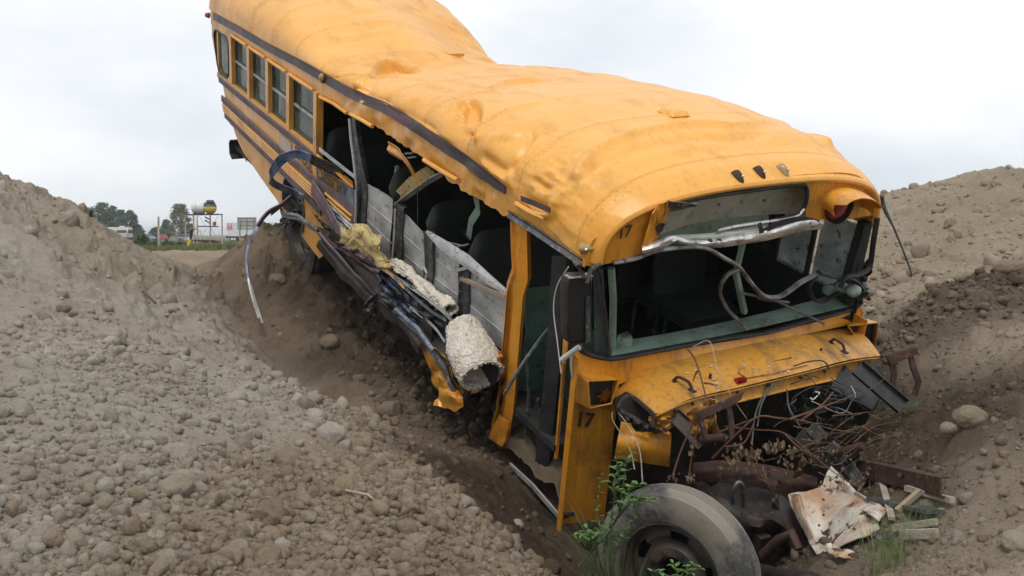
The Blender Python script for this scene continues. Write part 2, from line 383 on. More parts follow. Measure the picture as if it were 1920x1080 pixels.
for bl in [(0,.6,-1.45),(0,1.8,-1.3),(.9,1.3,-1.05),(-.8,1.2,-1.45),(-2,.6,-1.45),(-2,1.8,-1.45),(-3.5,.6,-1.5),(-3.5,1.8,-1.5),(-5,1.6,-1.65),(0,2.5,-.9),(.9,.3,-1.65)]:
    pts_w.append(b2w(bl))
for c in [(250,462,60),(300,463,90),(400,466,60),(480,458,100),(250,448,235),(300,448,240),(480,455,222),(520,455,222),(600,452,200),(1000,455,60),(1000,449,200),(1700,455,60),(1700,449,200),(-300,455,60),(-300,449,200),(-1500,449,150),(3400,449,150),
          (200,470,17),(60,480,17),(-200,470,16),(1750,470,24),(1950,470,24),(1000,470,24),(2200,470,24)]: pts_w.append(at(*c))
for a in np.radians([-170,-130,-90,-60,60,90,130,170]):
    for r, z in ((1.0,-1.25),(3.6,-1.25),(9,-1.2),(20,-1.1),(60,-1.1),(900,-3)): pts_w.append(np.array([math.sin(a)*r, math.cos(a)*r, z]))
for r, z in ((1.,-1.3),(2.2,-1.25)):
    for a in (-.6,-.2,.2,.6): pts_w.append(np.array([math.sin(a)*r, math.cos(a)*r, z]))
PW = np.array(pts_w); TH = np.arctan2(PW[:, 0], PW[:, 1]); LR = np.log(np.hypot(PW[:, 0], PW[:, 1])); GV = PW[:, 2]/np.exp(LR)
def _k(d2): return np.where(d2 > 1e-12, .5*d2*np.log(d2+1e-12), 0)
XY = np.stack([TH*1.6, LR], 1); n_ = len(XY)
A_ = _k(((XY[:, None]-XY[None])**2).sum(2))+np.eye(n_)*.0006
Pm = np.concatenate([np.ones((n_, 1)), XY], 1)
S_ = np.linalg.solve(np.block([[A_, Pm], [Pm.T, np.zeros((3, 3))]]), np.concatenate([GV, np.zeros(3)]))
def base_h(x, y):
    th = np.arctan2(x, y); lr = np.log(np.maximum(np.hypot(x, y), .3)); sh = th.shape
    q = np.stack([th.ravel()*1.6, lr.ravel()], 1); r = np.empty(len(q))
    for i in range(0, len(q), 20000):
        a = q[i:i+20000]; r[i:i+20000] = _k(((a[:, None]-XY[None])**2).sum(2))@S_[:n_]+S_[n_]+a@S_[n_+1:]
    rr_ = np.exp(lr); h = r.reshape(sh)*rr_; k = np.clip((rr_-150)/90, 0, 1)
    return h*(1-k)-1.35*k
# crests of the heaps: soil falls away behind them
def px_of(x, y, z):
    P = np.stack([x, y, z], -1)@CW; return 960+FPX*P[..., 0]/np.maximum(P[..., 2], .05), 540+FPX*P[..., 1]/np.maximum(P[..., 2], .05)
def ss(a, b, x): t = np.clip((x-a)/(b-a), 0, 1); return t*t*(3-2*t)
GL = np.array([at(*c)[:2] for c in [(318, 490, 17), (345, 508, 14), (420, 575, 10.6), (500, 640, 9.3), (600, 720, 8.1), (720, 790, 7.5), (900, 880, 7.0)]])[::-1]
def gully_dx(x, y): return x-np.interp(y, GL[:, 1], GL[:, 0])
def soil(x, y, z):
    """wet_shade, tone, turf at world points"""
    r = np.hypot(x, y)
    B = (np.stack([x, y, z], -1)-BT)@BM_; bx, by = B[..., 0], B[..., 1]
    n = fbm(x*.9, y*.9, 5, 4)
    wet_shade = ss(-1.05, -.2, by+n*.6)*ss(3.4, 2.3, by+n*.5)*ss(-6.3, -4.9, bx+n*.5)*ss(2.7, 1.5, bx+n*.4)*.9  # moist soil, widened to paint in the shade below the bus
    wet_shade = np.maximum(wet_shade, ss(.9, .35, np.hypot((x-.1)/1.2, (y-6.6)/1.0)+n*.35)*.95)           # mud at the doorstep
    gv_ = ss(1.2, .5, np.hypot((x-3.3)/1.5, (y-9.6)/.55)+n*.5)
    wet_shade = np.maximum(wet_shade, .72*ss(1.35, .5, np.hypot((x-3.6)/1.15, (y-8.2)/1.15)+n*.85))          # damp pile on the right
    tone = ss(-.2, .55, fbm(x*.5, y*.5, 8, 3)*.35+ss(-1.9, -.1, x-.12*(y-5))*.9)
    gx_ = gully_dx(x, y)+.35*fbm(x*1.5, y*1.5, 15, 3); gr_ = ss(-.12, .3, gx_)*(y > 6.7)*(x < 1.5)*ss(15.5, 14, y); wet_shade = np.maximum(wet_shade, gr_*(.42+.35*fbm(x*1.3, y*1.3, 19, 3))); tone = np.maximum(tone, gr_); tone = tone*(1-gv_); wet_shade = np.where(gv_ > 0, np.maximum(wet_shade*(1-gv_), .28*gv_), wet_shade)
    tone = np.where(x > 1.2, .75, tone); tone = np.maximum(tone, .9*ss(11.5, 14, r)*(x < 3))
    turf = ss(18, 22, r+n*3)
    return np.stack([np.clip(wet_shade, 0, 1), np.clip(tone, 0, 1), turf], -1)
def detail_h(x, y):
    r = np.hypot(x, y); f = ss(34, 22, r)
    d = .055*fbm(x*.8, y*.8, 1, 4)+.028*fbm(x*3.1, y*3.1, 2, 3)
    lump = billow(x*2.2+.7*fbm(x*2, y*2, 4, 2), y*2.2+.7*fbm(x*2, y*2, 6, 2), 3, 3)
    cover = ss(-.05, .5, fbm(x*.35+3, y*.35, 9, 3)+.12)
    d = d+.075*(lump-.3)*cover+.022*np.maximum(billow(x*7+.4*fbm(x*9, y*9, 23, 2), y*7, 21, 3), -.2)
    d = d+.013*fbm(x*19, y*19, 31, 3)
    ml = ss(6.3, 7.6, r)*ss(13.8, 12.6, r)*ss(.3, -.8, x)
    mk = ss(-.25, .35, fbm(x*.6+2, y*.6+5, 93, 3)+.25)
    d = d+ml*(.085*mk*(np.maximum(billow(x*3.0+.7*fbm(x*5, y*5, 95, 2), y*3.0+.5*fbm(x*5, y*5, 97, 2), 94, 5)-.1, 0)-.14)+.022*fbm(x*9, y*9, 96, 4))
    gd_ = gully_dx(x, y); d = d-.15*np.exp(-((gd_-.05)/.28)**2)*ss(6.9, 7.8, y)*ss(15.5, 14, y)
    mm = ss(.1, .6, gd_)*ss(8., 9., y)*ss(15, 14, y)*ss(1.5, .8, x); d = d+mm*(.10*(np.maximum(billow(x*2.3+.6*fbm(x*4, y*4, 101, 2), y*2.3, 102, 5)-.05, 0)-.12)+.02*fbm(x*8, y*8, 103, 4))
    hp = np.exp(-(((x-3.75)/.95)**2+((y-8.5)/.75)**2)); d = d+hp*(.20+.22*(billow(x*2.4+.8*fbm(x*4, y*4, 111, 2), y*2.4, 112, 5)-.2)+.03*fbm(x*9, y*9, 113, 4))
    rh = ss(9.3, 10.5, r)*ss(18, 16, r)*ss(2.4, 3.4, x); d = d+rh*(.11*ss(-.3, .3, fbm(x*.5, y*.5, 121, 3)+.1)*(np.maximum(billow(x*1.9+.7*fbm(x*3, y*3, 122, 2), y*1.9, 123, 5)-.08, 0)-.13)+.025*fbm(x*6, y*6, 124, 4))
    rb = ss(1.9, 2.6, x)*ss(9.8, 8.8, r)
    d = d+rb*(.10*(np.maximum(billow(x*2.1+.6*fbm(x*4, y*4, 83, 2), y*2.1, 81, 5)-.05, 0)-.15)+.02*fbm(x*7, y*7, 85, 4))
    # big clods on the left crest and on the heap top at the right
    cre = ss(7.8, 9.8, r)*ss(13.5, 11.5, r)*ss(-1.9, -3.2, x)
    d = d+cre*(.26*(np.maximum(billow(x*1.7+.5*fbm(x*3, y*3, 43, 2), y*1.7, 41, 5)-.1, 0)-.16))
    cr2 = ss(14, 15.4, r)*ss(19, 16, r)*ss(4, 7, x)
    d = d+cr2*.22*(np.maximum(billow(x*1.1, y*1.1, 51, 5), 0)-.12)
    run = np.sin((x*.9+y*.35)*2.4+2*fbm(x*.4, y*.4, 61, 2))*ss(8.5, 11, r)*ss(2.2, 3.5, x)
    d = d+.022*run
    near = ss(2., 3., r)
    d = np.where(r > 34, 0, d*f*(.4+.6*near))
    return d+ss(34, 60, r)*.10*fbm(x*.05, y*.05, 71, 3)*np.clip(1-r/400, 0, 1)
th = np.concatenate([np.linspace(-PI, math.radians(-41), 40)[:-1], np.radians(np.linspace(-41, 41, 1180)), np.linspace(math.radians(41), PI, 40)[1:]])
lr = np.concatenate([np.linspace(math.log(.35), math.log(2.9), 26)[:-1], np.linspace(math.log(2.9), math.log(18), 800), np.linspace(math.log(18), math.log(60), 90)[1:], np.linspace(math.log(60), math.log(4000), 60)[1:]])
TT, RR = np.meshgrid(th, np.exp(lr), indexing='ij')
GX = np.sin(TT)*RR; GY = np.cos(TT)*RR
# the smooth base is evaluated on a coarser net and interpolated
lc = np.linspace(lr[0], lr[-1], 330); tcn = np.linspace(-PI, PI, 520)
TC, LC = np.meshgrid(tcn, lc, indexing='ij')
HC = base_h(np.sin(TC)*np.exp(LC), np.cos(TC)*np.exp(LC))/np.exp(LC)
def base_i(x, y):
    t = (np.arctan2(x, y)+PI)/(2*PI)*519; l = (np.log(np.maximum(np.hypot(x, y), .35))-lr[0])/(lr[-1]-lr[0])*329
    t = np.clip(t, 0, 518.999); l = np.clip(l, 0, 328.999); i = t.astype(int); j = l.astype(int); u = t-i; v = l-j
    g = (HC[i, j]*(1-u)+HC[i+1, j]*u)*(1-v)+(HC[i, j+1]*(1-u)+HC[i+1, j+1]*u)*v
    return g*np.hypot(x, y)
def ground_z(x, y):
    x = np.asarray(x, float); y = np.asarray(y, float); return base_i(x, y)+detail_h(x, y)
GZ = ground_z(GX, GY)
nt_, nr_ = GX.shape
def fast_mesh(name, V, F4, mat, attr, smooth=True):
    me = bpy.data.meshes.new(name); k = F4.shape[1]
    me.vertices.add(len(V)); me.vertices.foreach_set('co', V.astype(np.float32).ravel())
    me.loops.add(F4.size); me.loops.foreach_set('vertex_index', F4.astype(np.int32).ravel())
    me.polygons.add(len(F4)); me.polygons.foreach_set('loop_start', np.arange(0, F4.size, k, dtype=np.int32))
    try: me.polygons.foreach_set('loop_total', np.full(len(F4), k, np.int32))
    except Exception: pass
    me.polygons.foreach_set('use_smooth', np.full(len(F4), smooth))
    me.update(calc_edges=True)
    if attr is not None:
        a = me.attributes.new('mixc', 'FLOAT_COLOR', 'POINT')
        a.data.foreach_set('color', np.concatenate([attr, np.ones((len(attr), 1))], 1).astype(np.float32).ravel())
    me.materials.append(mat); o = bpy.data.objects.new(name, me); COL.objects.link(o); return o
i, j = np.meshgrid(np.arange(nt_-1), np.arange(nr_-1), indexing='ij'); q = i*nr_+j
F = np.stack([q, q+1, q+nr_+1, q+nr_], -1).reshape(-1, 4)
V = np.stack([GX, GY, GZ], -1).reshape(-1, 3)
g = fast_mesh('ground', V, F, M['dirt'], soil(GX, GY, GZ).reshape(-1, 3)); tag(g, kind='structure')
# ---- loose stones and clods covering the slopes: uncountable, one object
VAR = []
for sub in (1, 2, 3):
    for s_ in range(7):
        mb = MB().ico((0, 0, 0), 1, 4 if sub == 3 else sub if sub > 1 else 2 if s_ % 2 else 1, .15 if sub < 3 else .17, 100*sub+s_, (1, .75+.05*s_, .62+.04*s_))
        v_ = np.array(mb.v)
    for _q in range(7 if s_ % 3 else 3):
        nq = RNG.normal(0, 1, 3); nq /= np.linalg.norm(nq); cq = RNG.uniform(.42, .72); v_ = v_-np.maximum(0, v_@nq-cq)[:, None]*nq*.9
    if sub == 3: v_ = v_*(1+.10*fbm(v_[:, 0]*2.6+s_*7, v_[:, 1]*2.6+v_[:, 2]*2.1, s_, 4)+.08*billow(v_[:, 0]*5+s_, v_[:, 1]*6+v_[:, 2]*5, s_+3, 2))[:, None]
    VAR.append((sub, v_, np.array(mb.f)))
def scatter(n, rr_, tr, size, seed, mask=None, sink=.25):
    rg = np.random.default_rng(seed)
    r = np.exp(rg.uniform(math.log(rr_[0]), math.log(rr_[1]), n)); t = np.radians(rg.uniform(tr[0], tr[1], n))
    x = np.sin(t)*r; y = np.cos(t)*r; s = size(r, rg, n)
    keep = np.ones(n, bool) if mask is None else mask(x, y, r, rg, s)
    x, y, s = x[keep], y[keep], s[keep]; return x, y, ground_z(x, y)+s*(.35-sink), s
def rocks(name, sets, seed, label):
    rg = np.random.default_rng(seed); Vs = []; Fs = []; As = []; o = 0
    for x, y, z, s in sets:
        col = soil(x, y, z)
        for k in range(len(x)):
            pxs = s[k]/math.hypot(x[k], y[k])*FPX
            sub = 1 if pxs < 8 else 2 if pxs < 24 else 3
            c = [v for v in VAR if v[0] == sub]; _, v, f = c[rg.integers(len(c))]
            a, b_, c_ = rg.uniform(0, 6.28), rg.uniform(-.5, .5), rg.uniform(-.5, .5)
            R = rotm((b_, c_, a)); P = (v*s[k]*(1, rg.uniform(.8, 1.1), rg.uniform(.75, 1.15)))@R.T+(x[k], y[k], z[k])
            Vs.append(P); Fs.append(f+o); o += len(P)
            cc = np.clip(col[k]*(rg.uniform(.6, 1), 1, 0)+(max(0, rg.uniform(-.4, .26)), rg.uniform(-.5, .4), 0), 0, 1); As.append(np.tile(cc, (len(P), 1)))
    ob = fast_mesh(name, np.concatenate(Vs), np.concatenate(Fs), M['rock'], np.concatenate(As)); tag(ob, label, 'rubble', kind='stuff'); return ob
ln = lambda md, sg, mx=.12: (lambda r, g_, n: np.minimum(md*np.exp(g_.normal(0, sg, n)), mx))
def m_left(x, y, r, g_, s):
    p = .35+.9*ss(-.35, .35, fbm(x*.55, y*.55, 77, 3)); smooth_ = ss(-.2, .4, fbm(x*.3+8, y*.3, 87, 2)); p = p*(1-.5*smooth_)
    U_, V_ = px_of(x, y, base_i(x, y))
    for ln_, hw_, f_ in (([(230, 455), (330, 520), (420, 590), (560, 690), (760, 820), (880, 880)], 26, .12), ([(-50, 440), (100, 505), (200, 560), (400, 690), (560, 800)], 26, .3)):
        yc_ = np.interp(U_, [q[0] for q in ln_], [q[1] for q in ln_]); p = p*np.where((np.abs(V_-yc_) < hw_*(1+.4*fbm(x*2, y*2, 91, 2))) & (U_ > ln_[0][0]) & (U_ < ln_[-1][0]), f_, 1)
    return g_.uniform(0, 1, len(x)) < p*mudfree(x, y)
def mudfree(x, y): return np.where(np.hypot((x-.12)/.75, (y-6.65)/.75) < 1, .06, 1.)
def clear_path(x, y, r, g_, s):
    B = (np.stack([x, y, base_i(x, y)], -1)-BT)@BM_
    return (g_.uniform(0, 1, len(x)) < .8)
SETS = [scatter(23000, (3.1, 7.4), (-31, 4), ln(.0092, .50, .05), 1, m_left),
        scatter(6200, (3.1, 7.5), (-31, 3), ln(.019, .32, .05), 2, m_left, .14),
        scatter(560, (3.1, 7.0), (-31, 2), ln(.036, .22, .055), 21, m_left, .2),
        scatter(1700, (7, 13.5), (-31, 4), ln(.024, .55, .10), 22, m_left, .25),
        scatter(260, (9.3, 12.3), (-31, -17), ln(.035, .45, .09), 23, m_left, .45),
        scatter(1500, (4.6, 9.5), (14, 30), ln(.012, .55, .045), 24, None, .35),
        scatter(90, (3.2, 7), (-30, 2), ln(.05, .25, .085), 3, None, .45),
        scatter(15000, (6.3, 13.5), (-31, 8), ln(.0095, .62, .08), 4, m_left),
        scatter(8500, (3.6, 11), (13, 33), ln(.0085, .55, .045), 5, None),
        scatter(2600, (6.5, 9.8), (17, 30), ln(.013, .5, .04), 6, lambda x, y, r, g_, s: g_.uniform(0, 1, len(x)) < ss(1.2, .5, np.hypot((x-3.5)/1.2, (y-8.6)/.9))),
        scatter(6000, (8.5, 18), (12, 33), ln(.017, .65, .12), 7, None, .2),
        scatter(2600, (5.4, 10), (-8, 10), ln(.017, .55, .07), 8, lambda x, y, r, g_, s: g_.uniform(0, 1, len(x)) < .9*mudfree(x, y))]
rocks('loose_stones', SETS, 5, 'loose pale stones and dirt clods strewn over the dug slopes')
# ---- boulders that can be told apart
def boulder(px, py, d, size, squash, label, seed, tone=(.0, .3, 0), name='boulder'):
    p = at(px, py, d); p[2] = float(ground_z(p[0], p[1]))+size*.12
    mb = MB().ico((0, 0, 0), size, 4, .09, seed, squash, rotm((.1, .15, seed*1.7)))
    V_ = np.array(mb.v); nn = V_/np.linalg.norm(V_, axis=1, keepdims=True)
    V_ = V_+nn*(size*(.07*fbm(V_[:, 0]/size*2.5+seed, V_[:, 1]/size*2.5+V_[:, 2]/size*2, seed, 4)+.035*billow(V_[:, 0]/size*6, V_[:, 1]/size*6+V_[:, 2]/size*5, seed, 3)))[:, None]
    o = fast_mesh(name, V_, np.array(mb.f), M['rock'], np.tile(np.array(tone), (len(V_), 1))); o.location = tuple(p)
    return tag(o, label, 'boulder', 'single stones lying in the dirt')
def gd(px, py, lo=3., hi=20):                                       # depth at which the sight line meets the ground
    for d in np.arange(lo, hi, .04):
        p = at(px, py, d)
        if p[2] < float(ground_z(p[0], p[1])): return d
    return hi
for k, (px, py, s, sq, lab, tone) in enumerate([
  (542, 872, .085, (1, .85, .72), 'rounded brown stone with a white chip on top, mid left slope', (.15, .9, 0)),
  (240, 880, .052, (1, .8, .8), 'round lumpy stone leaning against a paler one on the left slope', (.0, .3, 0)),
  (272, 903, .048, (1, .85, .75), 'pale smooth stone just right of a lumpy round one on the left slope', (.0, .0, 0)),
  (330, 938, .078, (1, .8, .7), 'largest broad stone near the bottom of the left slope', (.05, .5, 0)),
  (75, 1018, .06, (1, .8, .75), 'angular boulder under a dirt overhang in the bottom left corner', (.0, .4, 0)),
  (530, 1035, .034, (1, .95, .9), 'ball-shaped stone at the bottom edge of the left slope', (.0, .1, 0)),
  (620, 830, .085, (1, .6, .8), 'tall pale wedge-shaped stone at the centre of the left slope', (.0, .0, 0)),
  (970, 985, .042, (1, .9, .8), 'pale round stone at the edge of the mud by the bus doorstep', (.0, .0, 0)),
  (1818, 808, .085, (1.1, .9, .8), 'big smooth grey-brown boulder set in the right-hand bank', (.15, .8, 0)),
  (1778, 812, .055, (1, .9, .8), 'smaller round stone touching the left of the big bank boulder', (.1, .6, 0)),
  (1632, 590, .05, (1, .8, .6), 'small white cobble on grey gravel beside the bus nose', (.0, .0, 0)),
  (1905, 1030, .07, (1, .9, .7), 'boulder cut by the right edge near the bottom', (.0, .4, 0)),
  (290, 690, .11, (1.2, .9, .45), 'flat half-buried slab with a shadowed lip on the upper left slope', (.1, .5, 0)),
  (130, 415, .11, (1, .8, .9), 'crusty grey dirt block jutting from the left crest', (.1, .35, 0)),
  (1710, 518, .07, (1, .8, .9), 'dark clod at the foot of the thin leaning rod', (.3, .8, 0)),
  (1742, 522, .075, (1, .7, .7), 'dark clod on bare dirt, right of the rod and its clod', (.35, .8, 0)),
  (1665, 520, .08, (1, .8, .7), 'wide flat clod on bare dirt, left of the thin rod', (.2, .8, 0)),
  (1890, 515, .11, (1.2, .8, .6), 'dark broken dirt block at the right edge of the bare bank', (.25, .8, 0)),
  (620, 655, .09, (1, .9, .8), 'round stone in the shaded gully under the torn bus side', (.45, .9, 0)),
  (520, 530, .085, (1, .8, .8), 'brown dirt block on the mound under the rear wheel', (.3, .9, 0)),
  ]):
    boulder(px, py, gd(px, py)+s*.3, s, sq, lab, k+3, tone)
for p_ in ():
    pass
# ================================================================== THE BUS
bus = empty('wrecked_school_bus', (0, 0, 0), 'crushed yellow school bus pitched nose down in the dirt pit with its side torn open', 'bus', mat=BUSM)
def P(mb, name, mat, parent=bus, **k): return mb.build(name, mat, parent, **k)
lin = np.interp
ZB = ([-8.3, -6, -4.34, -3.6, -2.55, -1.6, -1.0, -.5, 0, .2], [.69, .72, .77, .80, .85, .82, .77, .69, .62, .61])
ZC = ([-8.3, -6.2, -5.4, -4.8, -4.4, -4.0, -3.6, -3.2, -2.5, -1.8, -1.2, -.8, -.36], [1.2, 1.24, 1.17, 1.03, .94, .93, .97, 1.0, 1.07, 1.17, 1.23, 1.222, 1.22])
ZD = ([-7.2, -6.6, -6.0, -5.5, -5.1, -4.7, -4.3, -3.9, -3.5, -3.0, -2.4], [0, .054, .193, .378, .39, .295, .159, .049, .029, 0, 0])   # the far side has caved in
def cave(x, y): return lin(x, *ZD)*ss(.9, 2.1, y)
def roof_pt(x, t, hw=1.22, zb=None, zc=None, inset=0, ex=.74):
    zb = lin(x, *ZB) if zb is None else zb; zc = lin(x, *ZC) if zc is None else zc
    c = math.cos(PI*(1-t)); s = math.sin(PI*t)
    y = 1.22+(hw-inset)*math.copysign(abs(c)**ex, c); z = zb+(zc-zb-inset)*abs(s)**ex
    return np.array([x, y, z-cave(x, y)])
NT = 170
tq = np.linspace(0, 1, NT); tq = tq+.06*np.sin(2*PI*tq)/(-PI)*-1*0   # even
def tt(k):  # denser near the edges
    return .5-.5*math.cos(PI*k/(NT-1)) if False else k/(NT-1)
rows = []; xs = list(np.linspace(-8.05, -.36, 440))
for r_, x in enumerate(([-8.22, -8.2, -8.15, -8.1])):
    f = (.70, .86, .95, .985)[r_]
    rows.append([roof_pt(x, tt(k), hw=1.22*(.93+.07*f), zc=lin(x, *ZB)+(lin(x, *ZC)-lin(x, *ZB))*f) for k in range(NT)])
for x in xs: rows.append([roof_pt(x, tt(k)) for k in range(NT)])
NOSE = [(-.36, 1.22, None, 1.22), (-.28, 1.22, None, 1.2), (-.18, 1.22, .64, 1.156), (-.08, 1.218, .63, 1.135), (0, 1.212, .62, 1.121), (.06, 1.20, .615, 1.095), (.11, 1.185, .61, 1.067), (.145, 1.165, .608, 1.049), (.155, 1.145, .607, 1.03), (.145, 1.13, .606, 1.012), (.12, 1.12, .606, 1.005)]
nz = []
for i_ in range(len(NOSE)-1):
    for q_ in range(4 if i_ < 8 else 2):
        f = q_/(4 if i_ < 8 else 2); a, b_ = NOSE[i_], NOSE[i_+1]
        g_ = lambda j, xx: (a[j] if a[j] is not None else lin(xx, *ZB))*(1-f)+(b_[j] if b_[j] is not None else lin(xx, *ZB))*f
        xx = a[0]*(1-f)+b_[0]*f; nz.append((xx, g_(1, xx), g_(2, xx), g_(3, xx)))
nz.append(NOSE[-1])
for q_, (x, hw, zb_, zc_) in enumerate(nz):
    if q_ == 0: continue
    row = []
    for k in range(NT):
        p = roof_pt(x, tt(k), hw, zb_, zc_); p[0] += fx(p[1])*ss(-.36, .05, x)
        p[2] += .05*ss(.3, 2.0, p[1])*ss(2.44, 2.0, p[1])*ss(-.36, .1, x)*0; row.append(p)
    rows.append(row)
G = np.array(rows, float); nose_start = 4+440
du = np.gradient(G, axis=0); dv = np.gradient(G, axis=1); NN = np.cross(du, dv); NN /= np.linalg.norm(NN, axis=2, keepdims=True)+1e-9
if NN[150, 75, 2] < 0: NN = -NN
WP = G@BM_.T+BT; CP_ = WP@CW; PX = 960+FPX*CP_[..., 0]/CP_[..., 2]; PY = 540+FPX*CP_[..., 1]/CP_[..., 2]; DP = CP_[..., 2]
GPX = np.gradient(PX); GPY = np.gradient(PY)
def roof_at(px, py):
    s = (PX-px)**2+(PY-py)**2+(DP-5)*1.5; i = np.unravel_index(np.argmin(s), s.shape)
    J = np.array([[GPX[0][i], GPX[1][i]], [GPY[0][i], GPY[1][i]]]); e = np.array([px-PX[i], py-PY[i]])
    try: a = np.clip(np.linalg.solve(J, e), -1, 1)
    except Exception: a = (0, 0)
    return G[i]+a[0]*du[i]+a[1]*dv[i]
DISP = np.zeros(G.shape[:2])
def crease(path, amp, wd, sharp=False, taper=True):
    global DISP
    pts = [roof_at(*p) for p in path]; pts = smooth_path(pts, 6) if len(pts) > 2 else pts
    best = np.full(DISP.shape, 9.); tpar = np.zeros(DISP.shape); n = len(pts)-1
    for i in range(n):
        a, b_ = pts[i], pts[i+1]; ab = b_-a; l2 = ab@ab+1e-9
        t = np.clip(((G-a)@ab)/l2, 0, 1); d = np.linalg.norm(G-(a+t[..., None]*ab), axis=2)
        m = d < best; best = np.where(m, d, best); tpar = np.where(m, (i+t)/n, tpar)
    k = np.exp(-best/wd) if sharp else np.exp(-(best/wd)**2)
    if taper and n > 0: k = k*np.clip(4*tpar*(1-tpar)+.25, 0, 1)
    DISP = DISP+amp*k
def dimple(px, py, amp, wd, e=2): 
    global DISP
    c = roof_at(px, py); d = np.linalg.norm(G-c, axis=2); DISP = DISP+amp*np.exp(-(d/wd)**e)
X_, Y_, Z_ = G[..., 0], G[..., 1], G[..., 2]
arc = Y_+Z_
DISP += .008*fbm(X_*.9, arc*1.0, 3, 2)*ss(-.2, -.8, X_)*ss(2.1, 1.6, Y_)
crm = ss(-7, -5, X_)*ss(-1.2, -2.2, X_)
DISP += crm*(.012*fbm(X_*.9, arc*.7, 8, 2)-.005*np.abs(fbm(X_*2.2+arc, arc*1.5-X_*.7, 9, 2)))
# roof bows show as broad ribs, one each window bay
bow = np.abs(((X_+.1)/.71) % 1-.5); bow = (.5-bow)*.71
DISP += (.009*np.exp(-(bow/.05)**2)-.003)*ss(.15, .4, Y_)*ss(-.5, -.9, X_)
rg1 = 1-np.abs(vn(X_*1.3+arc*.7+3, arc*1.1-X_*.3, 33)); rg2 = 1-np.abs(vn(X_*.9-arc*1.1, arc*.8+X_*.5, 37))
DISP -= crm*ss(2.1, 1.6, Y_)*(.014*rg1**22*ss(-.2, .3, vn(X_*.8, arc*.8, 44))+.014*rg2**26*ss(-.1, .4, vn(X_*.7+5, arc*.9, 45)))
# deep crush around the fourth bay from the back and folds read off the photograph
crease([(940, 112), (850, 108), (760, 118), (700, 150)], -.045, .16)
def fold(path, amp, wd, inside=(0, 1), lip=.25):
    # a step: the skin drops by amp on one side of the path and recovers over wd
    global DISP
    pts = smooth_path([roof_at(*p) for p in path], 8); pp = smooth_path([np.array([*p, 0.]) for p in path], 8)
    best = np.full(DISP.shape, 9.); side = np.zeros(DISP.shape); tp = np.zeros(DISP.shape); n = len(pts)-1
    for i in range(n):
        a, b_ = pts[i], pts[i+1]; ab = b_-a; t = np.clip(((G-a)@ab)/(ab@ab+1e-9), 0, 1); d = np.linalg.norm(G-(a+t[..., None]*ab), axis=2)
        m = d < best; sd_ = (PX-pp[i][0])*(-(pp[i+1][1]-pp[i][1]))+(PY-pp[i][1])*(pp[i+1][0]-pp[i][0]); best = np.where(m, d, best); side = np.where(m, sd_, side); tp = np.where(m, (i+t)/n, tp)
    e_ = np.clip(np.sin(PI*np.clip(tp, 0, 1)), 0, 1)**.6
    sg_ = best*np.sign(side)*inside[1]
    DISP = DISP-amp*np.exp(-(best/wd)**1.6)*ss(-.02, .05, sg_)*e_+lip*amp*np.exp(-(best/.03)**2)*e_
fold([(690, 142), (704, 122), (722, 113), (756, 114), (778, 122), (793, 135)], .10, .16)
fold([(664, 174), (670, 158), (682, 142), (692, 134)], .05, .10)
fold([(846, 212), (866, 193), (890, 189), (902, 198), (903, 218), (896, 236), (884, 246)], .085, .15)
fold([(904, 170), (950, 152), (1000, 148), (1050, 152)], .030, .16, lip=.6)
fold([(905, 296), (925, 316), (944, 323), (956, 314)], -.06, .10, lip=-.2)
fold([(925, 262), (960, 255), (985, 238)], .02, .12)

crease([(664, 172), (680, 150), (697, 134)], .055, .035, True)
crease([(672, 190), (688, 165), (700, 148)], -.03, .05)
crease([(850, 108), (920, 114), (1000, 128)], -.02, .05)
crease([(790, 132), (850, 120), (940, 112)], .018, .04)
dimple(872, 228, -.03, .12, 3)
crease([(896, 236), (899, 250), (897, 270)], .05, .03, True)
crease([(868, 248), (884, 244), (899, 232)], -.07, .035, True)
crease([(840, 205), (868, 194), (892, 200)], .02, .04)
crease([(785, 235), (798, 262), (800, 290)], -.035, .035, True)
crease([(905, 290), (940, 322), (952, 318)], -.035, .045)
crease([(950, 325), (968, 300), (990, 262), (1000, 240)], -.055, .04, True)
crease([(965, 322), (985, 292), (1010, 262)], .02, .04)
crease([(900, 232), (960, 205), (1030, 190)], .012, .035)
dimple(925, 270, .03, .13); dimple(835, 270, .02, .12); dimple(760, 185, .02, .15); dimple(720, 200, -.02, .12)
# visor ridge across the nose and the trough ahead of it
VR = [(1085, 330), (1110, 290), (1160, 262), (1230, 243), (1310, 234), (1400, 236), (1480, 247), (1550, 268)]
crease(VR, .040, .045, taper=False)
crease([(1115, 318), (1170, 287), (1240, 265), (1320, 254), (1410, 256), (1490, 268), (1560, 292)], -.035, .06, taper=False)
crease([(1060, 345), (1085, 322), (1110, 300)], .02, .03, True)
# crumpled corner above the door
crk = np.exp(-(((X_+.45)/.42)**2+((arc-.95)/.28)**2))
DISP += crk*(.035*billow(X_*5.5, arc*6, 12, 3)-.015)
crease([(985, 372), (1010, 385), (1028, 392)], -.045, .022, True)
crease([(980, 380), (1010, 398), (1035, 404)], .035, .02)
crease([(1040, 398), (1050, 372), (1072, 352)], .04, .022, True)
crease([(1000, 335), (1015, 348), (1040, 352)], -.03, .03)
crease([(1105, 470), (1095, 430), (1110, 390)], .012, .03)
crease([(600, 6), (700, 20), (800, 12)], -.02, .1); crease([(560, 60), (640, 70), (760, 56)], .012, .06)
edge = ss(0, .012, np.minimum(np.arange(NT), NT-1-np.arange(NT))/NT*1.)[None, :]
DISP[nose_start+4:] *= .6; DISP[-8:] *= .2
G2 = G+NN*(DISP*edge)[..., None]
roof_n = nose_start-2
P(MB().sheet(G2[:roof_n+1], .006, (0, 0, 1)), 'roof', 'roof', angle=60)
